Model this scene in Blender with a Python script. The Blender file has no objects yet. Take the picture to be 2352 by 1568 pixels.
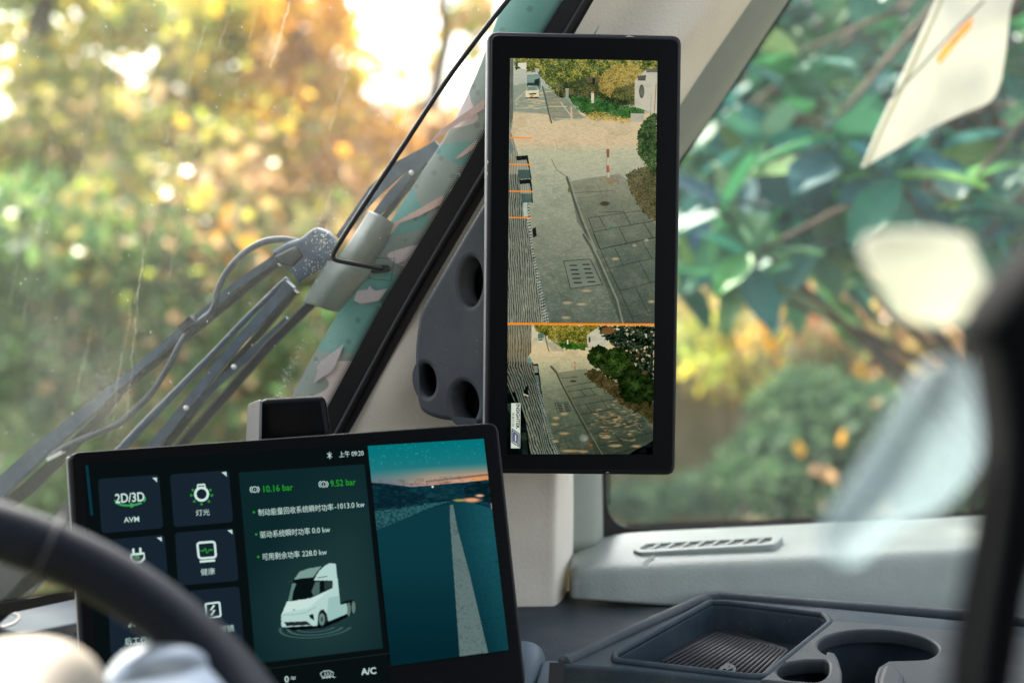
import bpy, bmesh, math, random
import numpy as np
from mathutils import Vector, Matrix, Quaternion

# ------------------------------------------------------------------ camera, light, exposure
SC = bpy.context.scene
COL = SC.collection
F = 2352 * 50 / 36.0                      # focal length in units of the 2352 px wide picture
CAMP = Vector((0, 0, 2.45))
PITCH = math.radians(-8)
EXPO = 2.2
SUN_AZ, SUN_EL = -26, 41                  # degrees: azimuth from +Y (to the right positive), elevation
SKY = 0.15
cam = bpy.data.cameras.new('camera'); cam_o = bpy.data.objects.new('camera', cam); COL.objects.link(cam_o)
cam_o.location = CAMP; cam_o.rotation_euler = (math.radians(90) + PITCH, 0, 0)
cam.lens = 50; cam.sensor_width = 36; cam.clip_start = 0.02; cam.clip_end = 500
cam.dof.use_dof = True; cam.dof.focus_distance = 1.10; cam.dof.aperture_fstop = 3.5
SC.camera = cam_o
w = bpy.data.worlds.new('World'); SC.world = w; w.use_nodes = True
nt = w.node_tree; bg = nt.nodes['Background']
sky = nt.nodes.new('ShaderNodeTexSky'); sky.sky_type = 'NISHITA'; sky.sun_disc = False
sky.sun_elevation = math.radians(SUN_EL); sky.sun_rotation = math.radians(SUN_AZ)
sky.dust_density = 4.0; sky.air_density = 1.0; sky.ozone_density = 0.6
hs_ = nt.nodes.new('ShaderNodeHueSaturation'); hs_.inputs['Saturation'].default_value = .38      # hazy autumn sky
nt.links.new(sky.outputs[0], hs_.inputs['Color']); nt.links.new(hs_.outputs[0], bg.inputs[0]); bg.inputs[1].default_value = SKY
sl = bpy.data.lights.new('sun', 'SUN'); sl.energy = 4.2; sl.angle = math.radians(0.6); sl.color = (1.0, 0.90, 0.74)
so = bpy.data.objects.new('sun', sl); COL.objects.link(so)
SUND = Vector((math.sin(math.radians(SUN_AZ)) * math.cos(math.radians(SUN_EL)),
               math.cos(math.radians(SUN_AZ)) * math.cos(math.radians(SUN_EL)), math.sin(math.radians(SUN_EL))))
so.rotation_euler = (-SUND).to_track_quat('-Z', 'Y').to_euler(); so.location = (-5, 5, 12)
SC.view_settings.view_transform = 'Standard'; SC.view_settings.look = 'None'
SC.view_settings.exposure = EXPO; SC.view_settings.gamma = 1; SC.view_settings.use_curve_mapping = False
SC.render.engine = 'CYCLES'
SC.cycles.use_denoising = True
SC.cycles.max_bounces = 8; SC.cycles.transparent_max_bounces = 24; SC.cycles.sample_clamp_indirect = 6
SC.cycles.caustics_reflective = False; SC.cycles.caustics_refractive = False

# ------------------------------------------------------------------ helpers
RX = Matrix.Rotation(PITCH, 3, 'X')
def ray(x, y): return RX @ Vector(((x - 1176) / F, 1, -(y - 784) / F))
def P(x, y, d): return CAMP + ray(x, y) * d
def lin(c):
    return tuple((v / 12.92 if v <= 0.04045 else ((v + 0.055) / 1.055) ** 2.4) for v in [k / 255 for k in c])

class Plane:
    """a plane in space, found by three sight lines; hit() puts a sight line on it"""
    def __init__(s, *pts):
        a, b, c = [p if isinstance(p, Vector) else P(*p) for p in pts]
        s.o = a; s.ex = (b - a).normalized(); s.n = (b - a).cross(c - a).normalized()
        if s.n.dot(CAMP - a) < 0: s.n = -s.n
        s.ey = s.n.cross(s.ex)
        s.kx = s.ky = None
    def hit(s, x, y, h=0.0):
        r = ray(x, y); o = s.o + s.n * h
        return CAMP + r * ((o - CAMP).dot(s.n) / r.dot(s.n))
    def loc(s, x, y, h=0.0):
        v = s.hit(x, y, h) - s.o
        return (v.dot(s.ex), v.dot(s.ey))
    def wm(s, h=0.0):
        m = Matrix((s.ex, s.ey, s.n)).transposed().to_4x4(); m.translation = s.o + s.n * h
        return m
def flat(z, x, y):                        # horizontal plane at world height z
    o = CAMP + ray(x, y) * ((z - CAMP.z) / ray(x, y).z)
    return Plane(o, o + Vector((1, 0, 0)), o + Vector((0, 1, 0)))
class Quad(Plane):
    """four corners TL TR BR BL seen in the picture become a parallelogram in space"""
    def __init__(s, c, d0):
        r = [ray(*p) for p in c]
        A = np.array([[-r[1].x, r[2].x, -r[3].x], [-r[1].y, r[2].y, -r[3].y], [-r[1].z, r[2].z, -r[3].z]])
        d = np.linalg.solve(A, -np.array(r[0]) * d0)
        p = [CAMP + r[0] * d0] + [CAMP + r[i + 1] * float(d[i]) for i in range(3)]
        Plane.__init__(s, p[0], p[1], p[3])
        s.c = c; s.d = [d0] + [float(v) for v in d]
        s.E1 = p[1] - p[0]; s.E2 = p[3] - p[0]
        s.sx = s.E1.length / math.dist(c[0], c[1]); s.sy = s.E2.length / math.dist(c[0], c[3])
        s.up = -s.E2.normalized()

def tag(o, label=None, cat=None, group=None, kind=None):
    for k, v in (('label', label), ('category', cat), ('group', group), ('kind', kind)):
        if v: o[k] = v
    return o
def thing(name, label, cat, loc, group=None):
    o = bpy.data.objects.new(name, None); COL.objects.link(o)
    o.location = loc; o.empty_display_size = 0.05
    return tag(o, label, cat, group)
def link(name, me, mats, parent=None, smooth=False):
    o = bpy.data.objects.new(name, me); COL.objects.link(o)
    for m in (mats if isinstance(mats, (list, tuple)) else [mats]): me.materials.append(m)
    if smooth: me.polygons.foreach_set('use_smooth', [True] * len(me.polygons))
    if parent is not None:
        o.parent = parent
        mw = Matrix.Translation(parent.location) if parent.parent is None else Matrix.Translation(parent.parent.location)
        if parent.type == 'EMPTY': o.matrix_parent_inverse = Matrix.Translation(parent.location).inverted()
        elif parent.parent is not None: pass
    return o
def mesh(verts, faces):
    me = bpy.data.meshes.new('m'); me.from_pydata([tuple(v) for v in verts], [], faces); me.update(); return me
def merge(*mm):
    V, Fc = [], []
    for me in mm:
        b = len(V); V += [v.co.copy() for v in me.vertices]; Fc += [tuple(i + b for i in p.vertices) for p in me.polygons]
    return mesh(V, Fc)
def solid(o, t, off=-1, bev=0.0, seg=2):
    m = o.modifiers.new('t', 'SOLIDIFY'); m.thickness = t; m.offset = off
    if bev: bevel(o, bev, seg)
    return o
def bevel(o, wd, seg=3):
    b = o.modifiers.new('b', 'BEVEL'); b.width = wd; b.segments = seg; b.limit_method = 'ANGLE'; b.angle_limit = math.radians(40)
    o.data.polygons.foreach_set('use_smooth', [True] * len(o.data.polygons))
    n = o.modifiers.new('n', 'WEIGHTED_NORMAL'); n.keep_sharp = True
    return o
def rnd(pts, r, seg=6):
    """round the corners of a polygon (r one radius or one per corner)"""
    out = []; n = len(pts)
    for i in range(n):
        p = Vector(pts[i]); a = Vector(pts[i - 1]); b = Vector(pts[(i + 1) % n])
        ri = r[i] if isinstance(r, (list, tuple)) else r
        if ri <= 0: out.append(tuple(p)); continue
        da, db = (a - p), (b - p); k = min(ri, da.length * .49, db.length * .49)
        q0 = p + da.normalized() * k; q2 = p + db.normalized() * k
        for j in range(seg + 1):
            t = j / seg; out.append(tuple(q0 * (1 - t) ** 2 + p * 2 * t * (1 - t) + q2 * t * t))
    return out
def ell(cx, cy, rx, ry, n=28, rot=0, a0=0, a1=360):
    c, s = math.cos(math.radians(rot)), math.sin(math.radians(rot)); o = []
    full = abs(a1 - a0) >= 360
    for i in range(n):
        a = math.radians(a0 + (a1 - a0) * i / (n if full else n - 1)); x, y = rx * math.cos(a), ry * math.sin(a)
        o.append((cx + x * c - y * s, cy + x * s + y * c))
    return o
def curve_mesh(loops, thick=0.0, bev=0.0, segs=2):
    cu = bpy.data.curves.new('c', 'CURVE'); cu.dimensions = '2D'; cu.fill_mode = 'BOTH'
    for lp in loops:
        sp = cu.splines.new('POLY'); sp.points.add(len(lp) - 1)
        for i, (x, y) in enumerate(lp): sp.points[i].co = (x, y, 0, 1)
        sp.use_cyclic_u = True
    cu.extrude = max(thick / 2 - bev, 0); cu.bevel_depth = bev; cu.bevel_resolution = segs; cu.offset = -bev
    o = bpy.data.objects.new('c', cu); COL.objects.link(o)
    dg = bpy.context.evaluated_depsgraph_get(); dg.update()
    me = bpy.data.meshes.new_from_object(o.evaluated_get(dg))
    bpy.data.objects.remove(o); bpy.data.curves.remove(cu)
    me.materials.clear()
    return me
def plate_mesh(fr, loops, h=0.0, thick=0.004, bev=0.0, segs=2):
    """a plate drawn by its outlines on plane fr; its front face stands h above the plane"""
    me = curve_mesh([[fr.loc(x, y, h) for x, y in lp] for lp in loops], thick, bev, segs)
    me.transform(fr.wm(h - thick / 2)); return me
def plate(name, fr, loops, m, parent=None, h=0.0, thick=0.004, bev=0.0, segs=2, smooth=False):
    if loops and isinstance(loops[0][0], (int, float)): loops = [loops]
    return link(name, plate_mesh(fr, loops, h, thick, bev, segs), m, parent, smooth)
def shade_auto(o, ang=35):
    o.data.polygons.foreach_set('use_smooth', [True] * len(o.data.polygons))
    o.data.set_sharp_from_angle(angle=math.radians(ang)); return o
def text_mesh(fr, s, x, y, em, h=0.0006, align='LEFT', ysc=1.0, rot=0, bold=0.0, sx=1.0):
    cu = bpy.data.curves.new('t', 'FONT'); cu.body = s; cu.align_x = align; cu.size = 1; cu.offset = bold
    cu.resolution_u = 3
    o = bpy.data.objects.new('t', cu); COL.objects.link(o)
    dg = bpy.context.evaluated_depsgraph_get(); dg.update()
    me = bpy.data.meshes.new_from_object(o.evaluated_get(dg))
    bpy.data.objects.remove(o); bpy.data.curves.remove(cu); me.materials.clear()
    me.transform(Matrix.Rotation(math.radians(rot), 4, 'Z') @ Matrix.Diagonal((em * sx, em * ysc, 1, 1)))
    ex = fr.E1.normalized() * fr.sx; ey = fr.up * fr.sy; o0 = fr.hit(x, y, h)
    m = Matrix((ex, ey, fr.n)).transposed().to_4x4(); m.translation = o0
    me.transform(m); return me
def strip_mesh(fr, pts, wpx, h=0.0006, closed=False):
    """a flat stroke of constant width along picture points on a plane"""
    V, Fc = [], []; n = len(pts); Pv = [Vector(p) for p in pts]
    for i in range(n):
        a = Pv[i - 1] if (i > 0 or closed) else Pv[i]; b = Pv[(i + 1) % n] if (i < n - 1 or closed) else Pv[i]
        t = (b - a).normalized(); q = Vector((-t.y, t.x)) * (wpx / 2)
        V += [fr.hit(*(Pv[i] + q), h), fr.hit(*(Pv[i] - q), h)]
    for i in range(n if closed else n - 1):
        j = (i + 1) % n; Fc.append((2 * i, 2 * i + 1, 2 * j + 1, 2 * j))
    return mesh(V, Fc)
def fill_mesh(fr, pts, h=0.0006): return mesh([fr.hit(x, y, h) for x, y in pts], [tuple(range(len(pts)))])
def cr(pts, k):                            # Catmull-Rom through points
    pts = [Vector(p) for p in pts]; out = []; n = len(pts)
    for i in range(n - 1):
        p0 = pts[max(i - 1, 0)]; p1 = pts[i]; p2 = pts[i + 1]; p3 = pts[min(i + 2, n - 1)]
        for j in range(k):
            t = j / k
            out.append(0.5 * ((2 * p1) + (p2 - p0) * t + (2 * p0 - 5 * p1 + 4 * p2 - p3) * t * t + (3 * p1 - p0 - 3 * p2 + p3) * t ** 3))
    out.append(pts[-1]); return out
def patch_mesh(rows, ku=6, kv=6):
    """smooth sheet through a net of (x, y, depth) control points"""
    g = [cr([P(*p) for p in r], ku) for r in rows]
    cols = [cr([r[i] for r in g], kv) for i in range(len(g[0]))]
    V = []; nv = len(cols[0])
    for c in cols: V += c
    Fc = [(i * nv + j, (i + 1) * nv + j, (i + 1) * nv + j + 1, i * nv + j + 1) for i in range(len(cols) - 1) for j in range(nv - 1)]
    return mesh(V, Fc)
def tube_mesh(pts, r, sides=10, flat_=None, closed=False, axis=None, cap=True):
    """tube through world points; flat_ squashes it along one side"""
    n = len(pts); V = []; Fc = []; nrm = None
    for i in range(n):
        a = pts[i - 1] if (i > 0 or closed) else pts[i]; b = pts[(i + 1) % n] if (i < n - 1 or closed) else pts[i]
        t = (b - a).normalized()
        if axis is not None: nrm = (axis - t * axis.dot(t)).normalized()
        elif nrm is None:
            nrm = t.orthogonal().normalized()
        else: nrm = (nrm - t * nrm.dot(t)).normalized()
        bi = t.cross(nrm); ri = r[i] if isinstance(r, (list, tuple)) else r
        for k in range(sides):
            an = 2 * math.pi * k / sides
            V.append(pts[i] + (nrm * math.cos(an) * (flat_ or 1) + bi * math.sin(an)) * ri)
    for i in range(n if closed else n - 1):
        j = (i + 1) % n
        for k in range(sides):
            l = (k + 1) % sides; Fc.append((i * sides + k, i * sides + l, j * sides + l, j * sides + k))
    if cap and not closed: Fc += [tuple(range(sides))[::-1], tuple((n - 1) * sides + k for k in range(sides))]
    return mesh(V, Fc)
def box_mesh(c8):
    return mesh(c8, [(0, 1, 2, 3), (7, 6, 5, 4), (0, 4, 5, 1), (1, 5, 6, 2), (2, 6, 7, 3), (3, 7, 4, 0)])
def bar_mesh(pts, wd, th, axis):
    """rectangular bar through world points, th along axis"""
    V, Fc = [], []; n = len(pts)
    for i in range(n):
        a = pts[max(i - 1, 0)]; b = pts[min(i + 1, n - 1)]; t = (b - a).normalized()
        ax = (axis - t * axis.dot(t)).normalized(); s = t.cross(ax); wi = wd[i] if isinstance(wd, (list, tuple)) else wd
        for u, v in ((-1, -1), (1, -1), (1, 1), (-1, 1)): V.append(pts[i] + s * u * wi / 2 + ax * v * th / 2)
    for i in range(n - 1):
        for k in range(4):
            l = (k + 1) % 4; Fc.append((i * 4 + k, i * 4 + l, i * 4 + 4 + l, i * 4 + 4 + k))
    Fc += [(3, 2, 1, 0), tuple((n - 1) * 4 + k for k in range(4))]
    return mesh(V, Fc)

# ------------------------------------------------------------------ materials
def new_mat(name):
    m = bpy.data.materials.new(name); m.use_nodes = True; return m, m.node_tree.nodes, m.node_tree.links
def mat(name, rgb, rough=0.5, spec=0.5, metal=0.0, var=0.0, vscale=30, bump=0.0, bscale=600, coat=0.0, rgb2=None, rvar=0.0, dust=0.0):
    m, N, L = new_mat(name); b = N['Principled BSDF']
    b.inputs['Base Color'].default_value = (*rgb, 1); b.inputs['Roughness'].default_value = rough
    b.inputs['Specular IOR Level'].default_value = spec; b.inputs['Metallic'].default_value = metal
    b.inputs['Coat Weight'].default_value = coat
    tc = N.new('ShaderNodeTexCoord')
    if var or rgb2:
        nz = N.new('ShaderNodeTexNoise'); nz.inputs['Scale'].default_value = vscale; nz.inputs['Detail'].default_value = 6; nz.inputs['Roughness'].default_value = .65
        L.new(tc.outputs['Object'], nz.inputs['Vector'])
        rp = N.new('ShaderNodeValToRGB'); rp.color_ramp.elements[0].position = .35; rp.color_ramp.elements[1].position = .65
        c2 = rgb2 or tuple(v * (1 - var) for v in rgb)
        c1 = rgb if rgb2 else tuple(min(1, v * (1 + var)) for v in rgb)
        rp.color_ramp.elements[0].color = (*c2, 1); rp.color_ramp.elements[1].color = (*c1, 1)
        L.new(nz.outputs['Fac'], rp.inputs['Fac']); L.new(rp.outputs['Color'], b.inputs['Base Color'])
        if rvar:
            mr = N.new('ShaderNodeMapRange'); mr.inputs['To Min'].default_value = rough - rvar; mr.inputs['To Max'].default_value = rough + rvar
            L.new(nz.outputs['Fac'], mr.inputs['Value']); L.new(mr.outputs['Result'], b.inputs['Roughness'])
    if dust:                                # settled dust: small pale flecks and a soft uneven film
        dv = N.new('ShaderNodeTexVoronoi'); dv.inputs['Scale'].default_value = 160; L.new(tc.outputs['Object'], dv.inputs['Vector'])
        d1 = N.new('ShaderNodeMapRange'); d1.inputs['From Min'].default_value = .10; d1.inputs['From Max'].default_value = .05; L.new(dv.outputs['Distance'], d1.inputs['Value'])
        dn = N.new('ShaderNodeTexNoise'); dn.inputs['Scale'].default_value = 18; dn.inputs['Detail'].default_value = 5; L.new(tc.outputs['Object'], dn.inputs['Vector'])
        d2 = N.new('ShaderNodeMapRange'); d2.inputs['From Min'].default_value = .45; d2.inputs['From Max'].default_value = .75; L.new(dn.outputs['Fac'], d2.inputs['Value'])
        d3 = N.new('ShaderNodeMath'); d3.operation = 'MULTIPLY'; L.new(d1.outputs[0], d3.inputs[0]); L.new(d2.outputs[0], d3.inputs[1])
        d4 = N.new('ShaderNodeMath'); d4.operation = 'MULTIPLY_ADD'; L.new(d2.outputs[0], d4.inputs[0]); d4.inputs[1].default_value = .12; L.new(d3.outputs[0], d4.inputs[2])
        d5 = N.new('ShaderNodeMath'); d5.operation = 'MULTIPLY'; d5.inputs[1].default_value = dust; L.new(d4.outputs[0], d5.inputs[0])
        dm_ = N.new('ShaderNodeMix'); dm_.data_type = 'RGBA'; L.new(d5.outputs[0], dm_.inputs[0]); dm_.inputs[7].default_value = (.42, .40, .36, 1)
        src = b.inputs['Base Color'].links[0].from_socket if b.inputs['Base Color'].links else None
        if src: L.new(src, dm_.inputs[6])
        else: dm_.inputs[6].default_value = (*rgb, 1)
        L.new(dm_.outputs[2], b.inputs['Base Color'])
    if bump:
        n2 = N.new('ShaderNodeTexVoronoi'); n2.inputs['Scale'].default_value = bscale; n2.feature = 'SMOOTH_F1'
        L.new(tc.outputs['Object'], n2.inputs['Vector'])
        bp = N.new('ShaderNodeBump'); bp.inputs['Strength'].default_value = bump; bp.inputs['Distance'].default_value = .0006
        L.new(n2.outputs['Distance'], bp.inputs['Height']); L.new(bp.outputs['Normal'], b.inputs['Normal'])
    return m
def emit(name, srgb, k=1.0):
    m, N, L = new_mat(name); N.remove(N['Principled BSDF'])
    e = N.new('ShaderNodeEmission'); e.inputs[0].default_value = (*lin(srgb), 1); e.inputs[1].default_value = k / 2 ** EXPO
    L.new(e.outputs[0], N['Material Output'].inputs[0]); return m
def picture_mat(name):
    m, N, L = new_mat(name); N.remove(N['Principled BSDF'])
    a = N.new('ShaderNodeAttribute'); a.attribute_name = 'picture'
    e = N.new('ShaderNodeEmission'); e.inputs[1].default_value = 1 / 2 ** EXPO
    L.new(a.outputs['Color'], e.inputs[0]); L.new(e.outputs[0], N['Material Output'].inputs[0]); return m
def leaf_mat(name, trans=0.5, gloss=0.0, rough=0.4):
    m, N, L = new_mat(name); b = N['Principled BSDF']
    a = N.new('ShaderNodeAttribute'); a.attribute_name = 'leafcol'
    L.new(a.outputs['Color'], b.inputs['Base Color']); b.inputs['Roughness'].default_value = rough
    b.inputs['Specular IOR Level'].default_value = gloss
    t = N.new('ShaderNodeBsdfTranslucent'); L.new(a.outputs['Color'], t.inputs[0])
    mx = N.new('ShaderNodeMixShader'); mx.inputs[0].default_value = trans
    L.new(b.outputs[0], mx.inputs[1]); L.new(t.outputs[0], mx.inputs[2]); L.new(mx.outputs[0], N['Material Output'].inputs[0])
    return m
def glass_mat(name, dust=0.03, scale=(60, 60, 12), tint=(.97, .99, .98), refl=0.04, dcol=(.68, .72, .64)):
    """thin pane: clear, a faint reflection, and a film of dust that catches light"""
    m, N, L = new_mat(name); N.remove(N['Principled BSDF'])
    tr = N.new('ShaderNodeBsdfTransparent'); tr.inputs[0].default_value = (*tint, 1)
    gl = N.new('ShaderNodeBsdfGlossy'); gl.inputs['Roughness'].default_value = .02
    lw = N.new('ShaderNodeLayerWeight'); lw.inputs[0].default_value = .12
    mm = N.new('ShaderNodeMath'); mm.operation = 'MULTIPLY'; mm.inputs[1].default_value = refl / .04 * .35
    L.new(lw.outputs['Fresnel'], mm.inputs[0])
    m1 = N.new('ShaderNodeMixShader'); L.new(mm.outputs[0], m1.inputs[0]); L.new(tr.outputs[0], m1.inputs[1]); L.new(gl.outputs[0], m1.inputs[2])
    df = N.new('ShaderNodeBsdfDiffuse'); df.inputs[0].default_value = (*dcol, 1)
    tl = N.new('ShaderNodeBsdfTranslucent'); tl.inputs[0].default_value = (*dcol, 1)
    md = N.new('ShaderNodeMixShader'); md.inputs[0].default_value = .7; L.new(df.outputs[0], md.inputs[1]); L.new(tl.outputs[0], md.inputs[2])
    tc = N.new('ShaderNodeTexCoord'); mp = N.new('ShaderNodeMapping'); mp.inputs['Scale'].default_value = scale
    L.new(tc.outputs['Object'], mp.inputs[0])
    nz = N.new('ShaderNodeTexNoise'); nz.inputs['Scale'].default_value = 1.0; nz.inputs['Detail'].default_value = 8; nz.inputs['Roughness'].default_value = .7
    L.new(mp.outputs[0], nz.inputs['Vector'])
    fine = N.new('ShaderNodeTexNoise'); fine.inputs['Scale'].default_value = 700; fine.inputs['Detail'].default_value = 2
    L.new(tc.outputs['Object'], fine.inputs['Vector'])
    f1 = N.new('ShaderNodeMapRange'); f1.inputs['From Min'].default_value = .35; f1.inputs['From Max'].default_value = .75
    f1.inputs['To Min'].default_value = dust * .5; f1.inputs['To Max'].default_value = dust * 1.6
    L.new(nz.outputs['Fac'], f1.inputs['Value'])
    f2 = N.new('ShaderNodeMapRange'); f2.inputs['From Min'].default_value = .3; f2.inputs['From Max'].default_value = .75
    f2.inputs['To Min'].default_value = .5; f2.inputs['To Max'].default_value = 1.6
    L.new(fine.outputs['Fac'], f2.inputs['Value'])
    mu = N.new('ShaderNodeMath'); mu.operation = 'MULTIPLY'; L.new(f1.outputs[0], mu.inputs[0]); L.new(f2.outputs[0], mu.inputs[1])
    m2 = N.new('ShaderNodeMixShader'); L.new(mu.outputs[0], m2.inputs[0]); L.new(m1.outputs[0], m2.inputs[1]); L.new(md.outputs[0], m2.inputs[2])
    L.new(m2.outputs[0], N['Material Output'].inputs[0]); return m
def film_mat(name, rgb, alpha, rough=.35, tl=.4):
    m, N, L = new_mat(name); b = N['Principled BSDF']; b.inputs['Base Color'].default_value = (*rgb, 1); b.inputs['Roughness'].default_value = rough
    t = N.new('ShaderNodeBsdfTransparent'); q = N.new('ShaderNodeBsdfTranslucent'); q.inputs[0].default_value = (*rgb, 1)
    a = N.new('ShaderNodeMixShader'); a.inputs[0].default_value = tl; L.new(b.outputs[0], a.inputs[1]); L.new(q.outputs[0], a.inputs[2])
    x = N.new('ShaderNodeMixShader'); x.inputs[0].default_value = alpha; L.new(t.outputs[0], x.inputs[1]); L.new(a.outputs[0], x.inputs[2])
    L.new(x.outputs[0], N['Material Output'].inputs[0]); return m

M = dict(
    cream=mat('cream_trim', (.68, .625, .53), .62, .3, var=.05, vscale=14, bump=.4, bscale=420),
    grey_trim=mat('grey_trim', (.24, .26, .22), .6, .3, var=.04, vscale=20, bump=.15, bscale=420),
    door=mat('door_trim', (.195, .228, .205), .40, .45, var=.07, vscale=22, bump=.45, bscale=420, rvar=.06),
    dash=mat('dash_plastic', (.018, .028, .036), .58, .22, var=.10, vscale=40, dust=.5, bump=.4, bscale=700, rvar=.08),
    dash_light=mat('dash_pale_plastic', (.06, .09, .115), .5, .3, dust=.4, var=.06, vscale=30, bump=.15, bscale=700),
    console=mat('console_plastic', (.019, .032, .043), .6, .10, var=.10, vscale=45, dust=.5, bump=.35, bscale=700, rvar=.08),
    rubber=mat('rubber_mat', (.02, .022, .024), .55, .4, var=.2, vscale=60),
    deep=mat('deep_black', (.006, .006, .007), .6, .3),
    bracket=mat('bracket_plastic', (.038, .045, .052), .55, .22, var=.12, vscale=30, dust=.35, bump=.25, bscale=900),
    bezel=mat('bezel_black', (.004, .005, .006), .25, .06),
    housing=mat('housing_black', (.008, .010, .012), .5, .25, var=.15, vscale=80, bump=.3, bscale=1500),
    rim_grey=mat('housing_grey', (.085, .09, .095), .45, .4, var=.1, vscale=80),
    rim_edge=mat('edge_silver', (.26, .27, .27), .38, .5, metal=.3, var=.1, vscale=80),
    rim_sunlit=mat('rim_sunlit', (.46, .33, .21), .55, .3, var=.08, vscale=60),  # sunlit tone for the highlight band on the rim
    sunlit_deck=mat('sunlit_deck_plastic', (.024, .031, .036), .5, .14, var=.10, vscale=45, dust=.4, bump=.3, bscale=700),  # warmer tone stands in for sun on the console plastic
    ledge=mat('ledge_plastic', (.030, .046, .060), .7, .04, dust=.3, bump=.2, bscale=700),
    frit=mat('frit_black', (.006, .006, .007), .5, .3),
    seal=mat('seal_rubber', (.02, .02, .021), .6, .3, var=.2, vscale=60),
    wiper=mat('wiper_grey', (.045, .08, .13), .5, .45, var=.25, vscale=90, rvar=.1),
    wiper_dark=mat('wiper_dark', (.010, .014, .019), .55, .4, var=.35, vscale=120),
    hose=mat('washer_hose', (.028, .042, .058), .45, .5, var=.3, vscale=60),
    rivet=mat('rivet_steel', (.75, .75, .73), .35, .5, metal=.6),
    tape=mat('duct_tape', (.165, .195, .175), .5, .45, var=.16, vscale=50, bump=.1, bscale=300),
    cable=mat('cable_black', (.008, .009, .010), .45, .4),
    leather=mat('wheel_leather', (.006, .010, .016), .5, .14, var=.15, vscale=60, bump=.15, bscale=900),
    hood=mat('cluster_hood', (.25, .225, .185), .55, .35, var=.04, vscale=20),
    spoke=mat('wheel_spoke', (.30, .36, .42), .22, .6, metal=.25, var=.05),
    post=mat('black_post', (.003, .004, .005), .9, .05, var=.2, vscale=30),
    paper_reflection=film_mat('white_paper_reflection', (.72, .71, .63), 1.0, .6, .34),
    paper_reflection_orange=film_mat('orange_print_reflection', (.70, .15, .0), 1.0, .6, .45),
    paper_reflection_line=mat('grey_print_reflection', (.06, .10, .09), .6),
    pale_reflection=film_mat('white_reflection', (.66, .68, .60), .95, .5, .5),
    film=film_mat('blue_reflection_film', (.25, .335, .375), .47, .3, .5),
)

# ------------------------------------------------------------------ setting: ground, far slope
def ground_mat():
    return mat('ground', (.10, .085, .055), .9, .1, rgb2=(.055, .06, .03), vscale=3)
gr = link('ground', mesh([(-120, -40, 0), (120, -40, 0), (120, 200, 0), (-120, 200, 0)], [(0, 1, 2, 3)]), ground_mat()); gr['kind'] = 'structure'
def slope_mesh():
    V, Fc = [], []; nx, ny = 60, 14; rg = random.Random(4)
    for j in range(ny):
        for i in range(nx):
            x = -40 + 80 * i / (nx - 1); t = j / (ny - 1); y = 15 + 14 * t
            V.append((x, y, 2.6 * (3 * t * t - 2 * t ** 3) + rg.uniform(-.12, .12) * t + .004))
    for j in range(ny - 1):
        for i in range(nx - 1): Fc.append((j * nx + i, j * nx + i + 1, j * nx + nx + i + 1, j * nx + nx + i))
    return mesh(V, Fc)
sp = link('hill_slope', slope_mesh(), mat('slope', (.16, .13, .08), .9, .1, rgb2=(.07, .075, .035), vscale=1.2), smooth=True); sp['kind'] = 'structure'

# ------------------------------------------------------------------ foliage
LEAF = leaf_mat('autumn_leaf', .62, .15, .5); LEAFM = leaf_mat('matt_leaf', .35, .08, .6)
LEAFG = leaf_mat('green_leaf', .42, .45, .32)
BARK = mat('bark', (.09, .07, .05), .9, .1, var=.35, vscale=25)
class Leaves:
    def __init__(s, seed): s.v = []; s.c = []; s.r = random.Random(seed); s.f = []
    def leaf(s, p, size, col, asp=.62):
        r = s.r; q = Quaternion((r.gauss(0, 1), r.gauss(0, 1), r.gauss(0, 1), r.gauss(0, 1))).normalized()
        b = len(s.v); h = size / 2; wv = h * asp
        for x, y, z in ((-h, 0, 0), (-.1 * h, -wv, .12 * h), (h, 0, 0), (-.1 * h, wv, .12 * h)):
            s.v.append(p + q @ Vector((x, y, z))); s.c.append((*col, 1))
        s.f.append((b, b + 1, b + 2, b + 3))
    def cloud(s, x, y, d, rx, ry, rd, n, size, pal, dens=1.4):
        """n leaves in an egg round a point: rx, ry as seen, rd deep"""
        r = s.r
        c = P(x, y, d); ax = RX @ Vector((1, 0, 0)) * (rx / F * d); az = RX @ Vector((0, 0, 1)) * (ry / F * d); ay = Vector((0, 1, 0)) * rd
        for _ in range(n):
            while True:
                u = Vector((r.uniform(-1, 1), r.uniform(-1, 1), r.uniform(-1, 1)))
                if u.length < 1 and r.random() > u.length ** dens * .6: break
            p = c + ax * u.x + ay * u.y + az * u.z
            if p.z < 0.02: p.z = r.uniform(.02, .2)
            col = r.choice(pal); k = r.uniform(.7, 1.25)
            s.leaf(p, size * r.uniform(.65, 1.3), tuple(min(.95, v * k) for v in col))
    def build(s, name, m, parent):
        me = bpy.data.meshes.new('leaves'); me.from_pydata([tuple(v) for v in s.v], [], s.f)
        at = me.attributes.new('leafcol', 'FLOAT_COLOR', 'POINT')
        at.data.foreach_set('color', np.array(s.c, dtype=np.float32).ravel()); me.update()
        return link(name, me, m, parent)
def trunk_mesh(base, top, r0, r1, seed, limbs=()):
    rg = random.Random(seed); n = 9
    pts = [base.lerp(top, i / n) + Vector((rg.uniform(-1, 1), rg.uniform(-1, 1), 0)) * (.05 if 0 < i < n else 0) for i in range(n + 1)]
    mm = [tube_mesh(pts, [r0 + (r1 - r0) * i / n for i in range(n + 1)], 9)]
    for t, end in limbs:
        a = base.lerp(top, t); mid = a.lerp(end, .5) + Vector((0, 0, .15))
        q = cr([a, mid, end], 5); mm.append(tube_mesh(q, [r1 * 1.1 * (1 - .8 * i / (len(q) - 1)) for i in range(len(q))], 6))
    return merge(*mm)
YEL = [(0.592, 0.385, 0.03), (0.607, 0.444, 0.059), (0.488, 0.407, 0.059), (0.37, 0.37, 0.059)]
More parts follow.
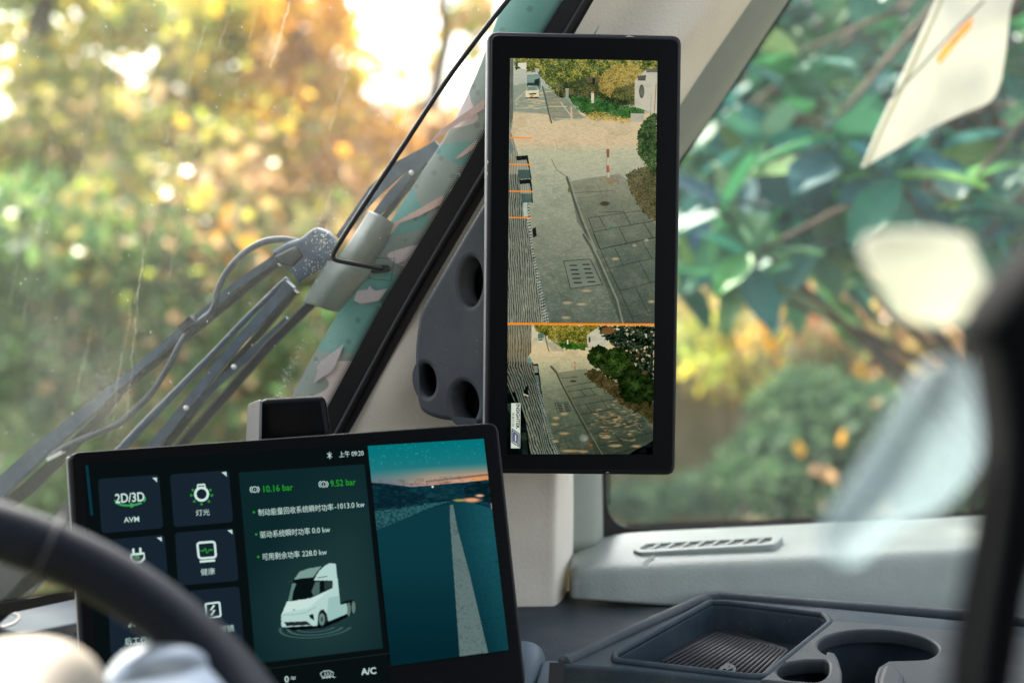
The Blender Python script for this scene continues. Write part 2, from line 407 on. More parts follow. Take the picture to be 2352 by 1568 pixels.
ORG = [(0.64, 0.328, 0.023), (0.663, 0.374, 0.039), (0.577, 0.265, 0.031), (0.624, 0.406, 0.07)]
YGR = [(0.34, 0.37, 0.052), (0.252, 0.311, 0.059), (0.444, 0.4, 0.052), (0.178, 0.252, 0.059)]
GRN = [(0.13, 0.26, 0.078), (0.182, 0.325, 0.091), (0.091, 0.195, 0.065), (0.286, 0.364, 0.117)]
OLV = [(0.336, 0.291, 0.101), (0.224, 0.246, 0.09), (0.403, 0.314, 0.123), (0.47, 0.314, 0.157)]
HOT = [(.90, .55, .02), (.90, .46, .02), (.85, .62, .05), (.50, .50, .06)]
DGR = [(.05, .11, .05), (.07, .14, .06), (.035, .08, .04), (.09, .15, .07)]
PCH = [(.62, .40, .22), (.55, .30, .12), (.66, .46, .26), (.45, .28, .14)]
BRN = [(.34, .20, .10), (.42, .24, .13), (.25, .17, .09), (.50, .24, .11)]
def tree(name, label, cat, tx, d, clouds, seed, group=None, leafm=LEAF, tr=.09, top=None, size=.11):
    b = CAMP + Vector(((tx - 1176) / F * d, d, -CAMP.z)); b.z = 0
    t = thing(name, label, cat, b, group)
    lv = Leaves(seed)
    for c in clouds: lv.cloud(*c)
    lv.build('crown', leafm, t)
    if tr:
        tp = Vector((b.x + .2, b.y, top or 4.0))
        ends = [(.45 + .12 * (i % 4), P(c[0], c[1], c[2])) for i, c in enumerate(clouds[:6])]
        ends = [(k, e) for k, e in ends if 1.0 < e.z < 2.9]
        link('trunk', trunk_mesh(b, tp, tr, tr * .4, seed, ends), BARK, t, True)
    return t

# left, through the windscreen
tree('autumn_tree', 'tall tree with yellow and lime green leaves, at the left edge of the windscreen view', 'tree', 60, 8.0,
     [(60, -30, 8, 190, 60, .6, 420, .11, YEL + GRN), (140, 190, 7.8, 120, 120, .6, 420, .11, YGR + YEL), (260, 40, 8.2, 110, 90, .6, 260, .11, YGR + YEL), (20, 330, 7.6, 110, 70, .6, 300, .11, YEL + GRN),
      (180, 340, 7.7, 170, 60, .6, 340, .11, OLV + YEL), (0, 110, 7.9, 50, 70, .5, 70, .11, YEL), (90, 400, 7.7, 140, 60, .6, 300, .11, GRN + OLV)], 11, 'autumn trees beyond the windscreen')
tree('autumn_tree', 'yellow leaved tree with white sky showing between its boughs, second from the left', 'tree', 420, 8.6,
     [(330, 20, 8.6, 80, 90, .6, 240, .11, YEL + GRN), (480, 140, 8.4, 150, 150, .7, 560, .11, YGR + YEL), (420, 320, 8.2, 150, 90, .7, 420, .11, YGR + OLV), (560, 30, 8.4, 130, 80, .7, 420, .11, YGR + YEL),
      (500, 420, 8.2, 190, 80, .7, 430, .11, OLV + YEL), (250, 250, 8.4, 60, 40, .5, 90, .11, YEL)], 12, 'autumn trees beyond the windscreen')
tree('autumn_tree', 'bright orange leaved tree left of the big white gap of sky', 'tree', 600, 8.2,
     [(700, 60, 8.2, 120, 120, .6, 480, .11, ORG), (730, 250, 8.0, 120, 120, .6, 480, .11, ORG + YEL), (650, 200, 8.0, 80, 140, .6, 240, .11, ORG + PCH), (760, 370, 7.9, 140, 80, .6, 300, .11, PCH + ORG),
      (870, 330, 8.0, 100, 70, .6, 230, .11, ORG + PCH), (640, 360, 8.1, 120, 90, .6, 260, .11, OLV + YEL), (790, -60, 8.0, 130, 60, .6, 200, .11, ORG)], 13, 'autumn trees beyond the windscreen')
tree('autumn_tree', 'pale peach leaved tree below the big white gap of sky, by the pillar', 'tree', 960, 9.4,
     [(930, 290, 9.4, 150, 60, .7, 330, .11, PCH), (960, 400, 9.2, 160, 90, .7, 420, .11, PCH + ORG), (850, 470, 9.0, 150, 80, .7, 380, .11, PCH + OLV), (1090, 40, 9.2, 60, 110, .6, 200, .11, YGR + PCH), (930, 60, 9.6, 130, 110, .7, 46, .12, YEL + PCH), (930, 170, 9.6, 150, 60, .7, 90, .11, YEL + PCH), (820, 100, 9.6, 50, 110, .6, 60, .11, ORG + YEL)], 14, 'autumn trees beyond the windscreen')
tree('autumn_bush', 'broad dark green bush with a few orange leaves at the left of the windscreen', 'bush', 130, 6.4,
     [(60, 560, 6.4, 200, 150, .6, 900, .10, GRN), (250, 600, 6.3, 180, 170, .6, 800, .10, GRN + OLV[:2]), (330, 430, 6.9, 150, 90, .6, 300, .10, OLV + YGR), (90, 440, 6.9, 130, 80, .6, 260, .10, GRN + YGR), (40, 800, 6.2, 220, 160, .6, 900, .10, GRN), (200, 520, 6.5, 200, 80, .5, 60, .09, BRN + ORG),
      (120, 1050, 6.0, 260, 170, .6, 1000, .08, GRN), (60, 1300, 5.8, 300, 150, .6, 800, .08, GRN + BRN)], 15, 'bushes beyond the windscreen', LEAFG, .05, 1.6)
tree('autumn_bush', 'olive and rust coloured bush in the middle of the windscreen', 'bush', 450, 6.6,
     [(440, 560, 6.6, 190, 130, .6, 800, .08, OLV[:2] + GRN), (400, 740, 6.4, 200, 170, .6, 950, .08, GRN), (470, 930, 6.2, 220, 160, .6, 900, .08, GRN + OLV[:2]), (540, 520, 6.5, 140, 90, .6, 120, .09, ORG + OLV),
      (420, 460, 6.7, 170, 80, .6, 200, .09, OLV + YEL), (560, 430, 7.0, 130, 90, .6, 240, .09, OLV + PCH)], 16, 'bushes beyond the windscreen', LEAFG, .05, 1.6)
tree('autumn_bush', 'brown green bush behind the wiper joint and the grey tape', 'bush', 720, 6.8,
     [(650, 600, 6.8, 170, 120, .6, 800, .10, OLV + GRN), (730, 520, 6.9, 150, 90, .6, 350, .09, OLV + YGR), (680, 780, 6.4, 190, 150, .6, 900, .08, OLV + GRN + GRN), (650, 960, 6.2, 200, 130, .6, 800, .08, OLV + GRN),
      (830, 560, 7.0, 160, 120, .6, 500, .10, PCH + OLV)], 17, 'bushes beyond the windscreen', LEAFG, .05, 1.6)
tree('autumn_tree', 'farther lemon yellow tree filling the gaps behind the orange tree', 'tree', 600, 11.5,
     [(100, 90, 11.5, 220, 190, .6, 560, .13, YEL + YGR + GRN), (420, 40, 11.4, 200, 140, .6, 420, .13, YEL + YGR + GRN), (640, 120, 11.6, 190, 190, .6, 420, .13, YEL + ORG), (240, 270, 11.3, 220, 110, .6, 360, .13, YGR + PCH), (520, 300, 11.3, 210, 110, .6, 330, .13, YEL + OLV),
      (1010, 330, 11.6, 150, 110, .6, 260, .13, PCH + YEL), (780, 20, 11.4, 50, 110, .5, 110, .12, YEL + ORG)], 18, 'autumn trees beyond the windscreen', LEAF, .08, 4.4)
tree('autumn_tree', 'slender young tree with sparse gold leaves in front of the olive bush', 'tree', 330, 7.2,
     [(220, 300, 7.2, 260, 120, .5, 300, .10, YGR + OLV), (560, 330, 7.2, 230, 110, .5, 190, .085, OLV + YGR + YEL), (710, 300, 7.4, 130, 140, .5, 170, .085, ORG), (800, 420, 7.2, 160, 110, .5, 150, .10, ORG + PCH), (330, 640, 6.0, 330, 220, .3, 110, .085, YGR + OLV + PCH), (420, 900, 5.8, 360, 170, .3, 90, .08, GRN + OLV + PCH)], 19, 'autumn trees beyond the windscreen', LEAF, .025, 3.0)
# unseen boughs added along the path of the sun to shade and dapple the cab
def toward_sun(p, k): return p + SUND * k
ov = thing('shade_tree', 'unseen tall tree added above the cab to shade and dapple it', 'tree', (-3.2, 5.4, 0), None)
lv = Leaves(31)
for x, y, d, rad, n in ((1500, 1440, 1.2, .42, 330), (1900, 1480, 1.1, .40, 300), (1250, 1420, 1.25, .30, 200), (2100, 1240, 1.3, .36, 260), (1600, 1260, 1.3, .3, 150), (1100, 800, 1.2, .4, 260), (800, 1200, 1.2, .25, 130)):
    c = toward_sun(P(x, y, d), 4.6 + .3 * (n % 3))
    for _ in range(n):
        g = Vector((lv.r.gauss(0, 1), lv.r.gauss(0, 1), lv.r.gauss(0, 1))) * rad * .55
        lv.leaf(c + g, .11 * lv.r.uniform(.7, 1.3), lv.r.choice(YGR + YEL))
lv.build('crown', LEAF, ov)
link('trunk', trunk_mesh(Vector((-3.2, 5.4, 0)), Vector((-3.0, 5.2, 6.2)), .16, .06, 5,
     [(.75, toward_sun(P(1500, 1440, 1.2), 4.6)), (.8, toward_sun(P(1900, 1480, 1.1), 4.6)), (.72, toward_sun(P(1100, 800, 1.2), 4.8))]), BARK, ov, True)

# far wood behind everything on both sides
fw = Leaves(40)
for i in range(26):
    x = -250 + i * 110
    for yy, pal, n in ((350, PCH + YEL + OLV, 130), (470, OLV + GRN, 150), (640, OLV + GRN, 150), (820, OLV + GRN, 120)):
        fw.cloud(x + fw.r.uniform(-40, 40), yy + fw.r.uniform(-30, 30), 14 + fw.r.uniform(-1, 1), 120, 85, 1.0, n, .20, pal)
fo = fw.build('far_wood', LEAFG, None); fo['kind'] = 'stuff'

# right, through the side window
tree('yellow_bush', 'yellow leaved bush low behind the glossy leaves, right of the upright monitor', 'bush', 1680, 7.0,
     [(1690, 680, 7.6, 130, 70, .3, 60, .095, HOT), (1740, 780, 7.6, 100, 90, .3, 60, .095, HOT), (1830, 640, 7.4, 40, 30, .2, 10, .11, HOT), (1640, 700, 7.3, 110, 90, .6, 190, .10, OLV + YGR[1:2]), (1700, 850, 7.2, 150, 70, .6, 200, .09, OLV + YGR), (1600, 800, 6.8, 70, 90, .5, 60, .09, YGR), (2040, 830, 7.2, 110, 60, .5, 30, .09, ORG + OLV)],
     21, None, LEAF, .03, 1.0)
tree('brown_bush', 'brown thinly leaved bush between the white reflection and the round green bush', 'bush', 1950, 8.0,
     [(1900, 690, 8, 200, 110, .6, 520, .10, BRN + OLV + PCH), (2120, 760, 8, 200, 110, .6, 420, .10, BRN + OLV)], 22, None, LEAFG, .05, 1.6)
tree('round_bush', 'rounded dark green bush low in the side window, left of the pale blue reflection', 'bush', 1900, 5.2,
     [(1880, 960, 5.2, 170, 110, .5, 1500, .055, DGR), (1830, 1080, 5.1, 190, 100, .5, 1400, .055, DGR), (2050, 1010, 5.2, 190, 130, .5, 1500, .055, DGR), (2180, 1100, 5.1, 170, 110, .5, 900, .055, DGR), (1930, 1010, 4.8, 150, 120, .3, 9, .07, PCH + ORG)],
     23, None, LEAFM, .04, .8)
tree('ground_plants', 'low dark green plants at the foot of the tan wall', 'plants', 1540, 7.6,
     [(1480, 1150, 7.6, 130, 40, .3, 420, .07, DGR), (1640, 1130, 7.6, 130, 50, .3, 420, .07, DGR)], 24, None, LEAFM, 0)
wl = thing('garden_wall', 'plain tan rendered wall low at the left of the side window', 'wall', (P(1500, 1000, 8.4).x, P(1500, 1000, 8.4).y, 0))
a0 = P(1330, 820, 8.6); a1 = P(1690, 860, 8.4)
def wallbox(z0, z1, e, t):
    dv = (a1 - a0); dv.z = 0; dv.normalize(); nn = Vector((-dv.y, dv.x, 0))
    A, B = a0 - dv * e, a1 + dv * e
    q = [A - nn * t, B - nn * t, B + nn * t, A + nn * t]
    return box_mesh([Vector((v.x, v.y, z0)) for v in q][::-1] + [Vector((v.x, v.y, z1)) for v in q][::-1])
link('wall_body', wallbox(0, 1.25, 0, .1), mat('tan_render', (.20, .155, .07), .9, .1, rgb2=(.12, .11, .05), vscale=2.5), wl)
link('coping', wallbox(1.25, 1.32, .04, .14), mat('coping_stone', (.20, .17, .09), .9, .1, var=.2), wl)

# magnolia: glossy leaves in whorls, close to the side window
MAG = leaf_mat('magnolia_leaf', .22, .10, .5)
mb = Vector((1.35, 3.1, 0))
mg = thing('magnolia_tree', 'magnolia with large glossy dark green leaves filling the side window', 'tree', mb)
class Mag(Leaves):
    def big(s, p, dr, L, col, roll):
        dr = dr.normalized(); side = dr.cross(Vector((s.r.uniform(-.4, .4), s.r.uniform(-.4, .4), 1))).normalized(); up = side.cross(dr)
        side = (side * math.cos(roll) + up * math.sin(roll)); up = side.cross(dr); b = len(s.v)
        prof = [(0, .03), (.18, .17), (.42, .25), (.66, .23), (.86, .13), (1, .01)]
        for t, hw in prof:
            o = p + dr * (t * L) - Vector((0, 0, 1)) * (.22 * L * t * t)
            for k in (-1, 0, 1):
                s.v.append(o + side * (hw * L * k) + up * (.07 * L * abs(k))); g = 1.18 if k == 0 else 1
                s.c.append((col[0] * g, col[1] * g, col[2] * g, 1))
        for i in range(len(prof) - 1):
            for k in range(2): a = b + i * 3 + k; s.f.append((a, a + 1, a + 4, a + 3))
ml = Mag(51); r = ml.r; mpal = [(.04, .14, .10), (.03, .11, .085), (.06, .17, .08), (.035, .13, .12), (.10, .22, .08)]  # teal sheen of the sky is put into these leaf colours
tips = []
spots = [(1640, 470, 2.5), (1720, 590, 2.4), (1760, 330, 2.7), (1840, 120, 2.5), (1960, 60, 2.8), (1900, 300, 2.3), (1830, 480, 2.7), (2060, 410, 2.2), (2230, 420, 2.3), (2330, 300, 2.5), (2150, 250, 2.8), (1690, 230, 3.0),
         (2000, 540, 2.7), (2250, 560, 2.6), (1610, 620, 2.9), (1780, 30, 3.0), (2100, 120, 3.1), (2300, 60, 2.7), (1880, 560, 2.6), (1740, 440, 3.1), (2010, 220, 3.2), (2330, 480, 3.0), (1600, 330, 3.2), (1930, 420, 3.2), (2180, 480, 3.3), (2040, 320, 2.6),
         (1870, 210, 3.3), (1700, 120, 3.4), (2240, 180, 3.3), (1980, 640, 3.2), (2350, 620, 2.8), (1560, 480, 3.3), (1820, 640, 3.4), (2100, 620, 3.4), (2420, 200, 2.6), (2440, 420, 2.8), (1650, 20, 3.5), (1930, -60, 2.9), (2150, -80, 2.6), (1800, -120, 2.8), (2350, -100, 3.0)]
for x, y, d in spots:
    c = P(x, y, d); tips.append(c); axis = Vector((r.uniform(-.6, .6), r.uniform(-1, .1), r.uniform(.1, .8))).normalized()
    u = axis.orthogonal().normalized(); v = axis.cross(u); n = r.randint(8, 11)
    for i in range(n):
        a = 2.4 * i; e = r.uniform(.05, .6)
        dr = (u * math.cos(a) + v * math.sin(a)) * 1.0 + axis * e
        ml.big(c - axis * .012 * i, dr, r.uniform(.105, .165), tuple(k * r.uniform(.7, 1.3) for k in r.choice(mpal)), r.uniform(-.5, .5))
ml.build('crown', MAG, mg)
for nme, pts_, pal, n, sz in (('crown', None, None, 0, 0),): pass
mmesh = [tube_mesh(cr([mb, mb + Vector((.03, .02, 1.2)), mb + Vector((0, -.1, 2.3)), mb + Vector((-.1, -.2, 3.4))], 6), [.07 - .0025 * i for i in range(19)], 9)]
for i, c in enumerate(tips):
    s0 = mb + Vector((0, -.08, 1.3 + (i * 7 % 12) * .16)); mid = s0.lerp(c, .5) + Vector((0, .05, .08))
    q = cr([s0, mid, c], 5); mmesh.append(tube_mesh(q, [.016 - .0012 * k for k in range(len(q))], 5))
link('trunk', merge(*mmesh), BARK, mg, True)
lv = Leaves(53)
for x, y, d, rx, ry, rd, n in ((1800, 300, 4.2, 260, 260, .4, 1100), (2150, 250, 4.2, 300, 300, .4, 1000), (1900, 520, 4.3, 300, 110, .4, 420), (1620, 430, 4.4, 130, 200, .4, 480), (2350, 600, 4.2, 160, 160, .4, 420), (1600, 300, 4.5, 110, 190, .4, 360), (1640, 560, 4.5, 110, 90, .4, 120), (1750, 60, 4.4, 250, 120, .4, 420)):
    lv.cloud(x, y, d, rx, ry, rd, n, .10, [(.045, .10, .065), (.03, .075, .055), (.07, .13, .06), (.045, .10, .085)])
lv.cloud(1800, 260, 5.0, 200, 200, .4, 60, .09, YEL + PCH)
tb = P(2290, 400, 4.6); tb.z = 0
ev = thing('evergreen_shrub', 'dark evergreen shrub showing between the magnolia leaves', 'shrub', tb)
lv.build('crown', LEAFG, ev); link('trunk', trunk_mesh(tb, tb + Vector((0, 0, 2.6)), .06, .02, 8), BARK, ev, True)

# ------------------------------------------------------------------ windscreen
W = Plane((0, 1400, 1.25), (0, 0, 1.185), (1165, 0, 1.15))
def WP(x, y, off): r_ = ray(x, y); p = W.hit(x, y); return p + r_.normalized() * off
ws = thing('windscreen', 'large dusty windscreen with streaks of dried rain and a black border', 'windscreen', W.hit(400, 1400))
gl_out = [(-500, 1420), (180, 1362), (640, 1120), (790, 950), (1115, 400), (1350, 0), (1600, -420), (-500, -420)]
link('glass', mesh([W.hit(x, y) for x, y in gl_out], [tuple(range(len(gl_out)))]), glass_mat('windscreen_glass', .08, (9, 30, 5)), ws)
def band(inner, outer, m, name, parent, fr, h, thick=.002):
    n = len(inner); V = [fr.hit(*p, h) for p in inner] + [fr.hit(*p, h) for p in outer]
    o = link(name, mesh(V, [(i, i + 1, n + i + 1, n + i) for i in range(n - 1)]), m, parent); solid(o, thick, 0); return o
edge_in = [(690, 1040), (742, 955), (878, 700), (1060, 400), (1118, 296), (1196, 160), (1294, 0), (1560, -440)]
edge_out = [(760, 1064), (816, 968), (950, 724), (1124, 428), (1184, 328), (1270, 164), (1364, 0), (1628, -440)]
band(edge_in, edge_out, M['frit'], 'border', ws, W, .004)
bot_in = [(-500, 1452), (0, 1384), (168, 1356), (420, 1310)]; bot_out = [(-500, 1490), (0, 1412), (168, 1376), (420, 1330)]
band(bot_in, bot_out, M['frit'], 'border', ws, W, .004)
# halftone dots along the border
def dots(line, nrow, step, s0, dirv, fr, h):
    V, Fc = [], []
    for k in range(len(line) - 1):
        a, b = Vector(line[k]), Vector(line[k + 1]); L_ = (b - a).length
        for i in range(int(L_ / step)):
            for rw in range(nrow):
                p = a.lerp(b, (i + .5 * (rw % 2)) * step / L_) + Vector(dirv) * (rw * step * .85)
                rr = s0 * (1 - rw / (nrow + .5)); bb = len(V)
                for j in range(6): V.append(fr.hit(p.x + rr * math.cos(j * 1.047), p.y + rr * math.sin(j * 1.047), h))
                Fc.append(tuple(range(bb, bb + 6)))
    return mesh(V, Fc)
link('border_dots', merge(dots(edge_in[1:7], 4, 5.5, 2.9, (-.86, -.5), W, .003), dots(bot_in, 4, 5.5, 2.9, (-.1, -1), W, .003)), M['frit'], ws)
# dried drips and specks on the outside of the pane
DRIP = film_mat('dried_drips', (.85, .80, .70), .15, .7, .6); SPECK = film_mat('specks', (.9, .9, .88), .55, .4, .5)
rg = random.Random(7); dm = []
for x0, y0, y1, lean, wd in ((668, 0, 155, -45, 6), (665, 10, 160, -44, 3), (835, 30, 190, -38, 2.5), (795, 160, 340, -48, 2.2), (540, 0, 130, -45, 2), (470, 60, 300, -70, 2), (590, 20, 160, -30, 1.5), (460, 300, 640, -75, 2.2), (390, 330, 700, -80, 2), (330, 560, 960, -40, 2.4), (300, 700, 1010, -50, 1.6), (240, 60, 420, -60, 1.6),
                            (120, 320, 760, -70, 1.6), (1060, 20, 160, -50, 2), (1040, 60, 200, -40, 1.6), (985, 130, 300, -60, 2), (930, 250, 420, -60, 2), (900, 560, 640, 10, 2), (690, 170, 330, -36, 1.4), (210, 760, 930, -40, 1.6), (760, 430, 520, -12, 2.4), (440, 120, 330, -60, 1.5), (150, 100, 330, -60, 1.6), (80, 420, 700, -60, 1.4)):
    n = max(4, int((y1 - y0) / 14)); pts = []
    for i in range(n + 1):
        t = i / n; pts.append((x0 + lean * t + rg.uniform(-1, 1) * 3.0, y0 + (y1 - y0) * t))
    dm.append(strip_mesh(W, pts, wd * .8, -.002))
link('dried_drips', merge(*dm), DRIP, ws)['kind'] = 'stuff'
V, Fc = [], []
def speck(x, y, s):
    b = len(V); a0_ = rg.uniform(0, 6)
    for j in range(6):
        rr = s * rg.uniform(.5, 1.2); V.append(W.hit(x + rr * math.cos(a0_ + j * 1.047), y + rr * 1.3 * math.sin(a0_ + j * 1.047), -.002))
    Fc.append(tuple(range(b, b + 6)))
for _ in range(420):
    x, y = rg.uniform(0, 1150), rg.uniform(0, 1150)
    if y > 1.0 * (1000 - x) + 1000: continue
    speck(x, y, rg.choice((.5, .6, .7, .9, 1.2, 1.8)))
for _ in range(110):
    speck(rg.gauss(742, 16), rg.gauss(545, 22), rg.uniform(.5, 1.7))
for _ in range(60): speck(rg.gauss(715, 20), rg.gauss(612, 14), rg.uniform(.5, 1.7))
for _ in range(120):
    t = rg.random(); speck(700 - 70 * t + rg.gauss(0, 9), 780 + 140 * t, rg.uniform(.5, 1.6))
link('specks', mesh(V, Fc), SPECK, ws)['kind'] = 'stuff'
# a film of dust thrown up along the pillar side of the pane
# ------------------------------------------------------------------ wrapped body pillar outside
def camo_mat():
    m, N, L = new_mat('camo_wrap'); b = N['Principled BSDF']; b.inputs['Roughness'].default_value = .38; b.inputs['Specular IOR Level'].default_value = .5
    tc = N.new('ShaderNodeTexCoord'); mp = N.new('ShaderNodeMapping'); mp.inputs['Rotation'].default_value = (0, .62, 0); mp.inputs['Scale'].default_value = (3.6, 4, 13)
    L.new(tc.outputs['Object'], mp.inputs[0])
    nz = N.new('ShaderNodeTexNoise'); nz.inputs['Scale'].default_value = 1.0; nz.inputs['Detail'].default_value = .6; nz.inputs['Distortion'].default_value = .5
    L.new(mp.outputs[0], nz.inputs['Vector'])
    rp = N.new('ShaderNodeValToRGB'); cr_ = rp.color_ramp; cr_.interpolation = 'CONSTANT'
    cr_.elements[0].position = 0; cr_.elements[0].color = (.07, .27, .235, 1)
    cr_.elements[1].position = .46; cr_.elements[1].color = (.19, .24, .21, 1)
    for p_, c_ in ((.535, (.60, .50, .50, 1)), (.60, (.28, .30, .28, 1)), (.68, (.10, .30, .26, 1))):
        e = cr_.elements.new(p_); e.color = c_
    L.new(nz.outputs['Fac'], rp.inputs['Fac'])
    n2 = N.new('ShaderNodeTexVoronoi'); n2.inputs['Scale'].default_value = 75; L.new(tc.outputs['Object'], n2.inputs['Vector'])
    mr = N.new('ShaderNodeMapRange'); mr.inputs['From Min'].default_value = .16; mr.inputs['From Max'].default_value = .24; mr.inputs['To Min'].default_value = .6; mr.inputs['To Max'].default_value = 1
    L.new(n2.outputs['Distance'], mr.inputs['Value'])
    mu = N.new('ShaderNodeMix'); mu.data_type = 'RGBA'; mu.blend_type = 'MULTIPLY'; mu.inputs[0].default_value = 1
    L.new(rp.outputs['Color'], mu.inputs[6]); L.new(mr.outputs['Result'], mu.inputs[7]); L.new(mu.outputs[2], b.inputs['Base Color']); return m
cp = thing('wrapped_pillar', 'body pillar outside the windscreen wrapped in teal, grey and pink camouflage film, with sun dapples painted on', 'pillar', WP(760, 950, .05))
def wd_(x, y, off):
    return (WP(x, y, off) - CAMP).dot(RX @ Vector((0, 1, 0)))
left = [(640, 980), (700, 858), (790, 700), (850, 590), (950, 430), (1040, 290), (1110, 140), (1165, 0), (1330, -300)]
rows = []
for x, y in left:
    rows.append([(x, y, wd_(x, y, .036)), (x + 35, y + 8, wd_(x + 35, y, .031)), (x + 100, y + 20, wd_(x + 100, y, .029)), (x + 220, y + 40, wd_(x + 220, y, .034))])
o = link('wrapped_skin', patch_mesh(rows, 6, 4), camo_mat(), cp, True); solid(o, .004, 0)
# dappled sun painted as pink patches, then lilac film and the outlined recess
pl = Plane((790, 700, wd_(790, 700, .028)), (950, 430, wd_(950, 430, .028)), (900, 700, wd_(900, 700, .024)))
PINK = mat('pink_sun_patch', (.62, .40, .35), .45, .4, var=.08, vscale=30)  # salmon colour stands in for dappled sun
for pts in ([(884, 524), (1020, 447), (1012, 470), (960, 497), (918, 512), (890, 545)], [(1043, 366), (1096, 320), (1092, 338), (1062, 360)], [(1010, 300), (1113, 228), (1112, 250), (1046, 288), (985, 330)]):
    plate('pale_patch', pl, rnd(pts, 6), PINK, cp, .002, .0015)
LIL = mat('lilac_film', (.50, .44, .47), .45, .4, var=.08, vscale=30)
for pts in ([(820, 668), (845, 665), (848, 655), (860, 668), (890, 663), (870, 690), (830, 698), (812, 690)], [(905, 598), (932, 590), (928, 600), (908, 606)], [(720, 880), (735, 830), (790, 790), (765, 850)]):
    plate('pale_patch', pl, rnd(pts, 4), LIL, cp, .002, .0015)
plate('recess', pl, rnd([(852, 610), (894, 608), (892, 626), (850, 628)], 8), M['deep'], cp, .0035, .002)
ln = [(855, 592), (906, 594), (898, 645), (848, 640)]
link('outline', strip_mesh(pl, ln, 1.8, .0025, True), M['cable'], cp)

# ------------------------------------------------------------------ cable with tape
ca = thing('black_cable', 'thin black cable bent like a hook, running along the windscreen edge across the grey tape', 'cable', WP(768, 592, .02))
cpts = [(1290, -150), (1167, 0), (1040, 165), (920, 345), (830, 480), (781, 556), (767, 580), (766, 592), (775, 598), (800, 603), (850, 612), (880, 618)]
link('cable_run', tube_mesh(cr([WP(x, y, -.006) for x, y in cpts], 6), .0021, 8), M['cable'], ca, True)
def tape(name, label, rows_, fold=None):
    o = link(name, patch_mesh(rows_, 5, 5), M['tape'], None, True); solid(o, .0007, 0); tag(o, label, 'tape', 'pieces of tape on the windscreen edge'); return o
def T3(x, y, off): return (x, y, wd_(x, y, off))
tape('duct_tape', 'upper piece of grey tape above the bend of the black cable',
     [[T3(848, 484, .022), T3(872, 493, .014), T3(895, 507, .018), T3(906, 516, .028)],
      [T3(822, 525, .020), T3(850, 532, .008), T3(875, 545, .016), T3(890, 556, .028)],
      [T3(795, 568, .020), T3(825, 572, .008), T3(852, 580, .016), T3(868, 590, .028)],
      [T3(776, 592, .022), T3(808, 598, .012), T3(838, 604, .020), T3(858, 610, .030)]])
tape('duct_tape', 'lower piece of grey tape below the bend of the black cable, folded over the blade',
     [[T3(752, 598, .020), T3(800, 606, .012), T3(840, 614, .020), T3(872, 622, .030)],
      [T3(734, 628, .018), T3(780, 632, .006), T3(822, 634, .016), T3(848, 636, .028)],
      [T3(712, 664, .018), T3(755, 672, .008), T3(790, 672, .016), T3(818, 668, .028)],
      [T3(695, 695, .020), T3(730, 704, .012), T3(755, 712, .018), T3(778, 716, .028)]])

# ------------------------------------------------------------------ wipers and hose
AX = RX @ Vector((0, 1, 0))
def pw(pts, off): return [WP(x, y, off) for x, y in pts]
def px(v, d=1.27): return v / F * d
w1 = thing('windscreen_wiper', 'lower left wiper with the broad grey arm and the black washer hose', 'wiper', WP(0, 1140, .06), 'wipers outside the windscreen')
shade_auto(link('arm', bar_mesh(pw([(-160, 1250), (0, 1122), (100, 1030), (215, 935), (262, 893)], .05), [px(44.8), px(40.0), px(35.2), px(27.2), px(20.8)], .014, AX), M['wiper'], w1))
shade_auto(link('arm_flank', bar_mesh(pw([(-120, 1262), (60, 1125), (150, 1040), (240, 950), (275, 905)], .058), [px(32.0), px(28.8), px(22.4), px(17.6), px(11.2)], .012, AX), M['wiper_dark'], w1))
shade_auto(link('arm_rod', bar_mesh(pw([(255, 898), (430, 752), (545, 655), (640, 590)], .048), [px(17.6), px(16.0), px(16.0), px(17.6)], .010, AX), M['wiper'], w1))
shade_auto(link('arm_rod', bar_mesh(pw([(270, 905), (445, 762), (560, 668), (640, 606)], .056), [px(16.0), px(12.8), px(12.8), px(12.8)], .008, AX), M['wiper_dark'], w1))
hp = Plane((640, 590, wd_(640, 590, .035)), (740, 560, wd_(740, 560, .035)), (690, 640, wd_(690, 640, .035)))
o = plate('arm_head', hp, rnd([(622, 578), (660, 556), (690, 548), (722, 522), (752, 534), (768, 556), (764, 590), (735, 618), (700, 640), (668, 628), (640, 600)], 9), M['wiper'], w1, .012, .018, .003); shade_auto(o)
o = plate('arm_head_block', hp, rnd([(628, 590), (676, 566), (694, 590), (672, 614), (640, 606)], 6), M['wiper_dark'], w1, .018, .014, .002); shade_auto(o)
o = plate('arm_clip', hp, rnd([(664, 612), (700, 590), (716, 626), (684, 652)], 4), M['wiper'], w1, .016, .014, .0015); shade_auto(o)
link('screw', tube_mesh([WP(118, 1044, .040), WP(118, 1044, .046)], px(5.6), 12), M['wiper_dark'], w1, True)
hpts = [(712, 572), (690, 558), (650, 550), (605, 556), (560, 582), (520, 626), (500, 668), (495, 695), (484, 718), (455, 742), (420, 780), (385, 845), (345, 905), (300, 950), (262, 978), (200, 1004), (150, 1026), (112, 1052)]
link('hose', tube_mesh(cr(pw(hpts, .034), 5), px(7.4), 10), M['hose'], w1, True)
shade_auto(link('hose_clip', bar_mesh(pw([(420, 756), (448, 732)], .036), px(20.8), .014, AX), M['wiper_dark'], w1))
shade_auto(link('hose_nozzle', bar_mesh(pw([(112, 1054), (146, 1036)], .034), px(8.0), .008, AX), M['rivet'], w1))

